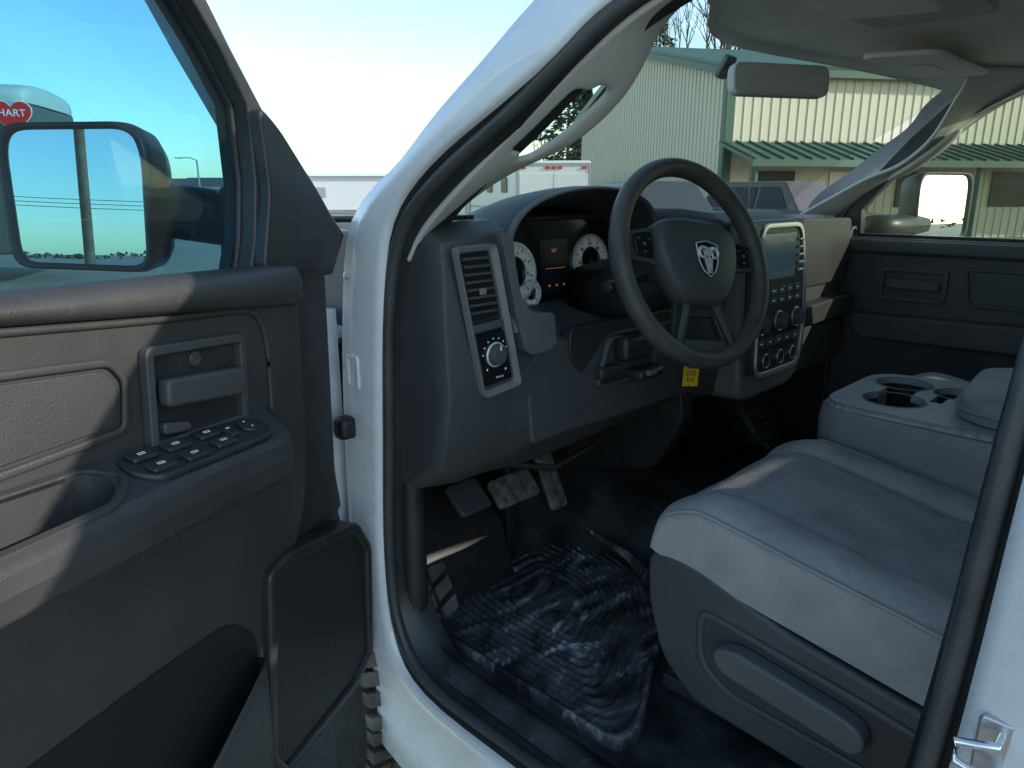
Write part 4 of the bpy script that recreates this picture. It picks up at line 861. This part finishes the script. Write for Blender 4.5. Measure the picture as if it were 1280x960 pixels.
def bare(h,r,ht,seed,lab='leafless deciduous tree with fine bare branches'):
    random.seed(seed);c=E(h,r);o=thing('bare_tree',c,lab,'tree','bare trees behind the building')
    tv=[];tf=[];cv=[];cf=[]
    def seg(vs,fs,p,q,r0,r1,n=5):
        t=(q-p).normalized();s=t.cross(V((.3,.2,1))).normalized();w=s.cross(t);b=len(vs)
        for pp_,rr in ((p,r0),(q,r1)):
            for j in range(n):
                a=2*math.pi*j/n;vs.append(pp_+s*math.cos(a)*rr+w*math.sin(a)*rr)
        for j in range(n):fs.append((b+j,b+(j+1)%n,b+n+(j+1)%n,b+n+j))
    def grow(p,d,l,rr,dep):
        q=p+d*l
        seg(*((tv,tf) if dep<2 else (cv,cf)),p,q,rr,rr*.7,5 if dep<3 else 3)
        if dep>=6:return
        for k in range(random.choice((2,3,3)) if dep<5 else 2):
            nd=(d+V((random.uniform(-1,1),random.uniform(-1,1),random.uniform(-.3,.7)))*.62).normalized()
            grow(q,nd,l*random.uniform(.62,.85),rr*.62,dep+1)
    grow(c,V((0,0,1)),ht*.27,ht*.016,0)
    mk('trunk',tv,tf,BARK,o);mk('crown',cv,cf,BARK,o,smooth=False)
bare(48,17.5,14.5,1);bare(50,22,13.0,2);bare(52,28,11,3);bare(46,12,15.5,5);bare(60,2.4,7.5,6);bare(55,35,11,8);bare(50,14.8,15,12)
def pine(h,r,ht,seed):
    random.seed(seed);c=E(h,r);o=thing('pine_tree',c,'tall dark green conifer with ragged layered branches','tree')
    tube('trunk',[c,c+up*ht*.97],[ht*.018,.02],BARK,o,n=7);vs=[];fs=[]
    for i in range(3400):
        t=random.random()**.75;z=ht*(.08+.92*t);R_=ht*.20*(1-t)**.8*(1+.35*math.sin(z*5.2)+.2*random.random())
        a=random.uniform(0,2*math.pi);rr=R_*random.random()**.45;lob=1+.3*math.sin(a*3+z*1.7);p=c+V((math.cos(a)*rr*lob,math.sin(a)*rr*lob,z-rr*.25))
        s=random.uniform(.16,.36);d=V((math.cos(a),math.sin(a),random.uniform(-.5,.2))).normalized();q=V((random.uniform(-1,1),random.uniform(-1,1),random.uniform(-1,1))).normalized()
        b=len(vs);vs+=[p-q*s*.35,p+d*s,p+q*s*.35,p-d*s*.5];fs.append((b,b+1,b+2,b+3))
    mk('crown',vs,fs,NEED,o,smooth=False)
pine(46,3.4,9.9,11);pine(52,5.1,8.6,12);pine(52,9.6,14.0,13)
# distant tree belt all round the horizon (one mass)
random.seed(3);vs=[];fs=[]
for i in range(2600):
    an=random.uniform(0,2*math.pi);rd=random.uniform(250,300);z=random.uniform(0,2.6)*(.4+.6*math.sin(an*17)**2);c=V((rd*math.cos(an),rd*math.sin(an),z));s=random.uniform(.6,1.5)
    b=len(vs)
    for k in range(5): vs.append(c+V((random.uniform(-s,s),random.uniform(-s,s),random.uniform(-s*.6,s*.8))))
    fs+=[(b,b+1,b+2),(b+1,b+2,b+3),(b+2,b+3,b+4),(b,b+3,b+4)]
o=mk('distant_tree_line',vs,fs,mat('distant_trees',(.09,.08,.065),.95),None,smooth=False);o['kind']='stuff'
def car(h,r,yaw,col,lab,suv=True,group='vehicles parked by the building'):
    c=E(h,r);o=thing('parked_car',c,lab,'car',group);m=mat('car_paint',col,.3,coat=.3)
    cy,sy=math.cos(yaw),math.sin(yaw);F=lambda a,b,c_=0:c+V((cy*a-sy*c_,sy*a+cy*c_,b))
    zt=1.72 if suv else 1.45
    bod=[(-2.3,.45),(-2.35,.75),(-2.25,1.0),(-1.1,1.08),(2.15,1.05),(2.3,.8),(2.28,.45)]
    plate('body',F,bod,-.92,.92,m,o,r=.12,bevel=.06,seg=3)
    cab=[(-1.15,1.06),(-.55,zt),(1.6,zt),(2.1,1.06)] if suv else [(-1.0,1.06),(-.3,zt),(.9,zt),(1.7,1.06)]
    vs=[F(a,bb,s*(.86 if bb<1.2 else .68)) for s in (-1,1) for a,bb in cab]
    mk('cabin',vs,[(0,1,2,3),(4,5,6,7),(0,1,5,4),(1,2,6,5),(2,3,7,6)],m,o,bevel=.05)
    for s in (-1,1):
        for a0,a1 in ((cab[0][0]+.35,.1),(.2,cab[3][0]-.45)):
            pts=[(a0,1.12),(a0+ (.35 if a0<-.5 else 0),zt-.12),(a1,zt-.12),(a1+(.15 if a1>1 else 0),1.12)]
            mk('side_window',[F(x,z,s*(.87-(z-1.06)/(zt-1.06)*.18+.01)) for x,z in pts],[(0,1,2,3)],WD,o,smooth=False)
        for x in (-1.45,1.4):
            disc('car_wheel',lambda A_,B_,C_=0:F(x+A_,.36+B_,s*(.80+C_)),0,0,.36,0,.14,TYRE,o);disc('hubcap',lambda A_,B_,C_=0:F(x+A_,.36+B_,s*(.80+C_)),0,0,.2,.14,.155,SILV,o)
    f0,f1=cab[0],cab[1];mk('windshield',[F(f0[0]+.07,1.13,-.72),F(f1[0]-.03,zt-.06,-.6),F(f1[0]-.03,zt-.06,.6),F(f0[0]+.07,1.13,.72)],[(0,1,2,3)],WD,o,smooth=False)
    for s in (-1,1):box('headlight',F(-2.28,.80,s*.68),(.15,.15,.14),WTR,o,bevel=.03)
car(17,3.3,math.radians(60),(.04,.045,.05),'dark grey suv parked on gravel in front of the building')
car(18,6.6,math.radians(75),(.07,.05,.035),'brown suv parked beside the porch')
car(17.0,14.8,math.radians(115),(.03,.03,.035),'black suv parked under the porch edge')
# ============================================================ LIGHT
sd_=V((.45,-.893,0)).normalized();el=math.radians(24)
L3=V((sd_.x*math.cos(el),sd_.y*math.cos(el),math.sin(el)))
sun=bpy.data.lights.new('sun','SUN');sun.energy=5;sun.angle=math.radians(.5);sun.color=(1,.93,.82)
so_=bpy.data.objects.new('sun',sun);COL.objects.link(so_);so_.rotation_euler=L3.to_track_quat('Z','Y').to_euler()
w=bpy.data.worlds.new('World');scn.world=w;w.use_nodes=True;nt=w.node_tree;bg=nt.nodes['Background']
sk=nt.nodes.new('ShaderNodeTexSky');sk.sky_type='NISHITA';sk.sun_disc=False;sk.sun_elevation=el;sk.sun_rotation=math.atan2(sd_.x,sd_.y);sk.air_density=1.0;sk.dust_density=.4;sk.ozone_density=1.2
mu_=nt.nodes.new('ShaderNodeMixRGB');mu_.blend_type='MULTIPLY';mu_.inputs[0].default_value=1;mu_.inputs[2].default_value=(2.15,2.3,2.2,1)
nt.links.new(sk.outputs[0],mu_.inputs[1]);nt.links.new(mu_.outputs[0],bg.inputs[0]);bg.inputs[1].default_value=.15
cam=bpy.data.cameras.new('camera');co=bpy.data.objects.new('camera',cam);COL.objects.link(co);cam.lens=25.3;cam.sensor_width=36;cam.clip_end=6000;cam.clip_start=.02
co.location=(0,0,1.5);co.rotation_euler=(math.radians(75),0,math.radians(-45));scn.camera=co
scn.view_settings.view_transform='Standard';scn.view_settings.look='None';scn.view_settings.exposure=0
